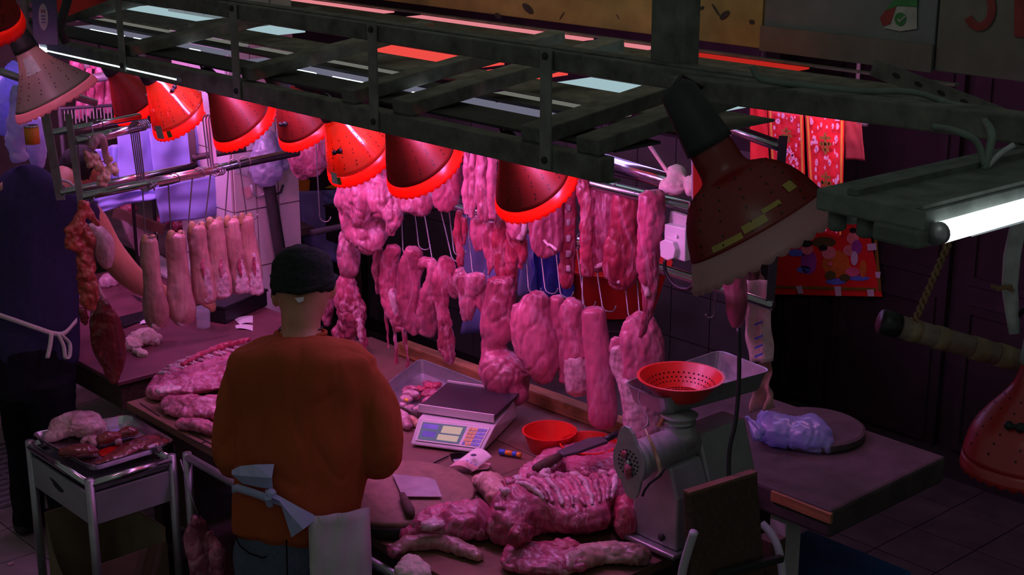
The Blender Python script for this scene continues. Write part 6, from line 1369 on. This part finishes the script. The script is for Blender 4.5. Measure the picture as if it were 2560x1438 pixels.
# ================================================================== sheets and bags
GS = 'lavender sheets'
cloth('hanging_sheet', 'upper left lavender sheet behind the rack', [(292, 330), (385, 318), (392, 470), (300, 480)], Xp(-6.35), 'sheet_lav', .012, 1, grp=GS, seed=1)
cloth('hanging_sheet', 'lavender sheet behind the shiny orange lamp', [(372, 310), (470, 300), (482, 420), (382, 440)], Xp(-6.33), 'sheet_lav', .012, 1.2, grp=GS, seed=2)
cloth('hanging_sheet', 'narrow lavender sheet right of the rack upright', [(472, 310), (560, 290), (562, 400), (486, 415)], Xp(-6.40), 'sheet_lav', .012, 1, grp=GS, seed=3)
cloth('hanging_sheet', 'low ragged lavender sheet above the bare arm', [(240, 490), (396, 462), (398, 492), (248, 532)], Xp(-6.28), 'sheet_lav', .015, 1, grp=GS, seed=4)
cloth('hanging_sheet', 'largest lavender sheet hanging right above the trotters', [(384, 470), (562, 432), (570, 535), (402, 560)], Xp(-6.25), 'sheet_lav', .014, 1.3, grp=GS, seed=5)
cloth('hanging_sheet', 'narrow pleated sheet behind the pale intestine', [(205, 380), (300, 360), (300, 500), (212, 510)], Xp(-6.42), 'sheet_lav', .02, 4, grp=GS, seed=6)
MB().beam(PX(572, 380, -6.3), PX(590, 620, -6.3), .05, .05, up=_Fh).obj('red_post', 'red_basin', label='dark red post between sheets and tiled pillar', cat='post')
MB().tube([PX(240, 352, -6.42), PX(600, 275, -6.42)], .008, 8).obj('sheet_line', 'rope', label='line carrying the lavender sheets', cat='line')
cloth('torn_cloth', 'torn lavender cloth with ragged bottom beside the cap', [(742, 478), (860, 475), (842, 660), (752, 600)], Yp(4.75), 'sheet_lav', .02, 2, seed=7)
cloth('torn_cloth', 'small lavender cloth flap above the dark box', [(800, 478), (872, 470), (868, 520), (818, 520)], Yp(4.70), 'sheet_lav', .015, 1, seed=8)
db = thing('dark_box', PY(846, 600, 4.6), 'dark box behind the meat hook left of the big shoulder', 'box'); p = PY(846, 575, 4.6); MB().box((p.x-.05, 4.55, p.z-.06), (p.x+.05, 4.7, p.z+.13)).obj('case', 'black_plastic', db, bevel=.005); MB().box((p.x-.055, 4.545, p.z+.131), (p.x+.055, 4.705, p.z+.14)).obj('lid', 'wall_dark', db)
MB().prism([PY(*q, 5.288) for q in ((738, 446), (774, 450), (772, 480), (736, 478))], (0, .004, 0)).obj('red_card', 'orange', label='orange red card below the knobbly hanging pork', cat='card')
MB().prism([PY(*q, 5.288) for q in ((722, 430), (728, 432), (740, 488), (734, 486))], (0, .004, 0)).obj('paper_strip', 'paper', label='narrow white paper strip left of the orange card', cat='paper')
MB().prism([PY(*q, 5.285) for q in ((812, 470), (838, 458), (866, 462), (868, 474))], (0, .01, 0)).obj('yellow_packet', 'yellow', label='yellow packet behind the biggest shoulder', cat='packet')
cloth('shirt_cloth', 'bright lavender cloth behind the bunch of small cuts', [(1150, 500), (1245, 535), (1240, 840), (1160, 830)], Yp(4.08), 'sheet_lav', .03, 1.2, seed=9)
cloth('shirt_cloth', 'pale lavender cloth right of the pointed red cut', [(1290, 548), (1340, 566), (1345, 740), (1290, 730)], Yp(4.08), 'sheet_lav', .03, 2, seed=10)
cloth('shirt_cloth', 'deep blue cloth behind the broad pork flap', [(1335, 564), (1440, 598), (1430, 745), (1345, 740)], Yp(4.10), 'cloth_blue', .03, 2, seed=11)
cloth('blue_sheet', 'deep blue plastic sheet between the orange lamp and pork', [(960, 395), (1000, 390), (1000, 440), (955, 430)], Yp(5.285), 'cloth_blue', .01, 1, seed=12)
GB = 'plastic bags'
def bag(lab, lofts, pl, m='bag_white', d1=.03):
    mb = MB()
    for L in lofts: loft(mb, L, pl, .75)
    d1 *= .8
    return organic(mb.obj('plastic_bag', m, label=lab, cat='bag', group=GB, clean=False), .008, d1, .07, .010, .025, 1)
bag('full white plastic bag hanging on the tiled pillar', [[(672, 330, 14), (668, 365, 32), (664, 400, 43), (664, 435, 42), (666, 460, 24)]], Xp(-6.02))
bag('second white bag behind the full one on the pillar', [[(690, 335, 12), (700, 370, 20), (708, 400, 22), (702, 420, 14)]], Xp(-6.04))
bag('blue white bag tied high at the left edge', [[(30, 150, 10), (36, 175, 26), (30, 200, 34), (20, 260, 40), (14, 330, 24)]], Xp(-6.0), 'bag_blue')
bag('long pale bag hanging below the grey lamp', [[(45, 215, 16), (42, 290, 26), (42, 360, 26), (52, 400, 22)]], Xp(-5.9))
bag('violet bag with pink bottom left of the rack post', [[(92, 290, 18), (92, 350, 24), (92, 395, 22), (96, 418, 12)]], Xp(-6.0))
_b = bag('blue bag cut by the top edge at left', [[(40, 90, 14), (44, 105, 18), (40, 118, 14)]], Xp(-6.1), 'bag_blue', .012)
MB().tube([PX(40, 92, -6.1), (PX(40, 92, -6.1).x, FY, 2.36)], .004, 6).obj('string', 'rope', _b)
cn = thing('tin_can', PX(80, 335, -5.8), 'small orange tin between the bags and the rack post', 'tin'); q0 = PX(80, 338, -5.8); MB().lathe([(.030, -.035), (.030, .035)], q0, n=20).obj('wall', 'orange', cn, smooth=True); MB().lathe([(.031, .035), (.031, .04), (.026, .041)], q0, n=20).obj('rim', 'steel', cn, smooth=True)
MB().tube([PX(0, 178, -5.7), PX(75, 205, -5.7), PX(240, 258, -5.7)], .016, 10).obj('bag_rail', 'steel_dull', label='tube rail carrying the plastic bags at the left edge', cat='rail', smooth=True)
fr_ = thing('meat_rack', (-6.8, 3.1, CZ), 'far rack of dark rails with pink cuts behind the grey lamp', 'rack', 'meat racks')
MB().tube([PX(360, 138, -6.9), PX(140, 177, -6.9)], .018, 10).obj('rail', 'iron_strap', fr_, smooth=True)
MB().tube([PX(350, 176, -6.62), PX(140, 212, -6.62)], .022, 10).obj('rail', 'steel_dull', fr_, smooth=True)
MB().tube([PX(140, 273, -6.62), PX(310, 261, -6.62)], .008, 8).obj('hook_bar', 'iron_dark', fr_)
for q_, X_ in (((142, 177), -6.9), ((358, 138), -6.9), ((142, 211), -6.62), ((308, 182), -6.62)):
    p = PX(*q_, X_); MB().tube([p, (p.x, p.y, CZ+.001 if p.y > 2.67 else 0)], .009, 8).obj('upright', 'iron_dark', fr_, smooth=True)
for k, (x, y0_, y1_, h) in enumerate(((200, 160, 300, 12), (222, 170, 292, 13), (246, 165, 276, 14), (268, 160, 285, 13), (290, 165, 275, 15), (312, 160, 270, 15), (330, 165, 262, 12), (185, 130, 180, 14), (235, 135, 175, 14), (282, 140, 178, 12))):
    meat('far_pork', 'bright pink cut on the far rail, %s in the row' % ('first', 'second', 'third', 'fourth', 'fifth', 'sixth', 'seventh', 'eighth', 'ninth', 'tenth')[k], [[(x, y0_, h*.8), (x+2, (y0_+y1_)/2, h), (x-2, y1_-12, h*.9), (x-4, y1_, h*.4)]], Xp(-6.88), 'meat_fatty', .7, grp='pink cuts on the far rail', vox=.009)
for k in range(14):
    x = 160+k*9; MB().tube([PX(x, 272-(x-148)*.066, -6.62), PX(x+3, 300+random.uniform(-5, 10), -6.62)], .0035, 5).obj('meat_hook', 'iron_strap', label='far empty hook in the row under the pink cuts', cat='hook', group='far empty hooks')
# ================================================================== banners and picture at right
def flat(pts, Y, m, nm, par=None, th=.002, **k): return MB().prism([PY(x, y, Y) for x, y in pts], (0, -th, 0)).obj(nm, m, par, **k)
YN = 4.75
def banner(lab, c4, seed, glyphs):
    o = cloth('banner', lab, c4, Yp(YN), 'banner_red', .004, 1, cat='banner', grp='red banners', seed=seed, nu=10, nv=14)
    (ax0, ay0), (bx0, by0), (cx0, cy0), (dx0, dy0) = c4
    def uv(u, v): return ((ax0*(1-u)+bx0*u)*(1-v)+(dx0*(1-u)+cx0*u)*v, (ay0*(1-u)+by0*u)*(1-v)+(dy0*(1-u)+cy0*u)*v)
    Yf = YN-.016
    for u0, u1 in ((.04, .09), (.91, .96)): flat([uv(u0, .02), uv(u1, .02), uv(u1, .98), uv(u0, .98)], Yf, 'gold', 'border', o)
    rnd = random.Random(int(seed*10))
    for k in range(90):
        u, v = rnd.uniform(.12, .88), rnd.uniform(.04, .96)
        if abs(u-.5) < .2 and any(abs(v-g) < .11 for g in glyphs): continue
        s = rnd.uniform(.02, .055); flat([uv(u+s*math.cos(t)*rnd.uniform(.6, 1.2), v+s*.6*math.sin(t)) for t in [2*pi*q/6 for q in range(6)]], Yf, 'banner_foil', 'foil', o, .001)
    for g in glyphs:
        for (u0, v0, u1, v1, w_) in ((.36, -.05, .64, -.045, .012), (.5, -.09, .5, .09, .03), (.34, .0, .66, .005, .012), (.42, .05, .6, .055, .012), (.38, -.02, .42, .04, .02), (.6, -.02, .56, .04, .02)):
            if abs(u1-u0) > abs(v1-v0): q = [uv(u0, g+v0-w_), uv(u1, g+v1-w_), uv(u1, g+v1+w_), uv(u0, g+v0+w_)]
            else: q = [uv(u0-w_, g+v0), uv(u0+w_, g+v0), uv(u1+w_, g+v1), uv(u1-w_, g+v1)]
            flat(q, Yf-.002, 'gold_dark', 'brush_stroke', o, .001)
    return o
bra, brb = PY(1870, 262, YN+.01), PY(2170, 292, YN+.01); br_ = thing('banner_rail', (bra+brb)/2, 'dark rail behind the canopy carrying the red banners', 'rail')
brb.z = bra.z
MB().tube([bra, brb], .012, 10).obj('tube', 'iron_dark', br_, smooth=True)
for t_ in (.1, .9):
    p = bra.lerp(brb, t_); MB().tube([p, (p.x, p.y, 2.25), (p.x, 4.60, 2.25)], .008, 8).obj('rod', 'iron_dark', br_, smooth=True)
banner('left glittering red banner with a gold character', [(1920, 272), (2008, 280), (2014, 500), (1932, 500)], 1.0, (.28,))
banner('right glittering red banner with two gold characters', [(2012, 282), (2112, 278), (2106, 595), (2030, 575)], 2.0, (.26, .58))
cloth('banner', 'dim narrow red banner right of the glittering pair', [(2112, 282), (2152, 290), (2164, 402), (2116, 398)], Yp(YN), 'sign_red', .004, 1, cat='banner', grp='red banners', seed=3)
cloth('banner', 'red cloth with orange flower left of the glittering pair', [(1876, 262), (1918, 268), (1930, 480), (1880, 470)], Yp(YN), 'poster_red', .01, 1, cat='banner', grp='red banners', seed=4)
YQ = 6.03
pc_ = flat([(1882, 560), (2170, 560), (2206, 742), (1906, 735)], YQ, 'poster_red', 'folk_picture', label='red folk picture of playing children taped to the shutter', cat='poster')
for q in (((1905, 720), (2192, 728), (2190, 720), (1905, 713)), ((2186, 600), (2193, 600), (2204, 728), (2196, 728))): flat(q, YQ-.004, 'gold_dark', 'border', pc_)
def blob(cx, cy, rx, ry, m, nm, off=.005, n=16, rot=0): flat([(cx+rx*math.cos(t)*math.cos(rot)-ry*math.sin(t)*math.sin(rot), cy+rx*math.cos(t)*math.sin(rot)+ry*math.sin(t)*math.cos(rot)) for t in [2*pi*k/n for k in range(n)]], YQ-off, m, nm, pc_, .001)
for cx, cy, rx, ry in ((1992, 632, 24, 9), (2010, 674, 18, 9), (2090, 704, 26, 8), (2148, 696, 26, 6)): blob(cx, cy, rx, ry, 'print_blue', 'cloud')
blob(2022, 655, 20, 32, 'print_purple', 'robe'); blob(2018, 622, 15, 15, 'print_skin', 'child_face', .007); blob(2016, 609, 16, 9, 'print_black', 'child_hair', .009)
blob(2090, 660, 34, 34, 'print_orange', 'robe', .006); blob(2072, 632, 18, 16, 'print_skin', 'child_face', .008); blob(2058, 620, 11, 7, 'print_black', 'child_hair', .010); blob(2104, 672, 24, 20, 'print_orange', 'robe', .007); blob(2076, 688, 14, 11, 'print_green', 'sleeve', .009); blob(2112, 694, 13, 9, 'print_green', 'sleeve', .009); blob(2132, 680, 18, 12, 'print_pink', 'trousers', .008); blob(2076, 660, 5, 5, 'print_pink', 'flower', .010)
blob(2132, 596, 15, 16, 'print_skin', 'child_face', .006); blob(2133, 576, 9, 7, 'print_black', 'child_hair', .008); blob(2124, 626, 16, 14, 'print_skin', 'arm', .006); blob(2142, 618, 13, 18, 'print_purple', 'robe', .007); blob(2136, 646, 9, 18, 'hose_white', 'scarf', .008); blob(2158, 672, 9, 22, 'print_orange', 'leg', .006); blob(2060, 606, 30, 14, 'print_green', 'tree', .004)
for q in (((1990, 716), (2004, 714), (2008, 734), (1996, 735)), ((2086, 716), (2102, 716), (2104, 740), (2090, 740)), ((2168, 724), (2184, 724), (2186, 741), (2170, 741)), ((2168, 610), (2190, 608), (2192, 625), (2170, 627)), ((2188, 680), (2202, 680), (2200, 696), (2190, 694)), ((1910, 722), (1926, 722), (1926, 734), (1912, 734))): flat(q, YQ-.012, 'hose_white', 'tape', pc_)

finish_organic()
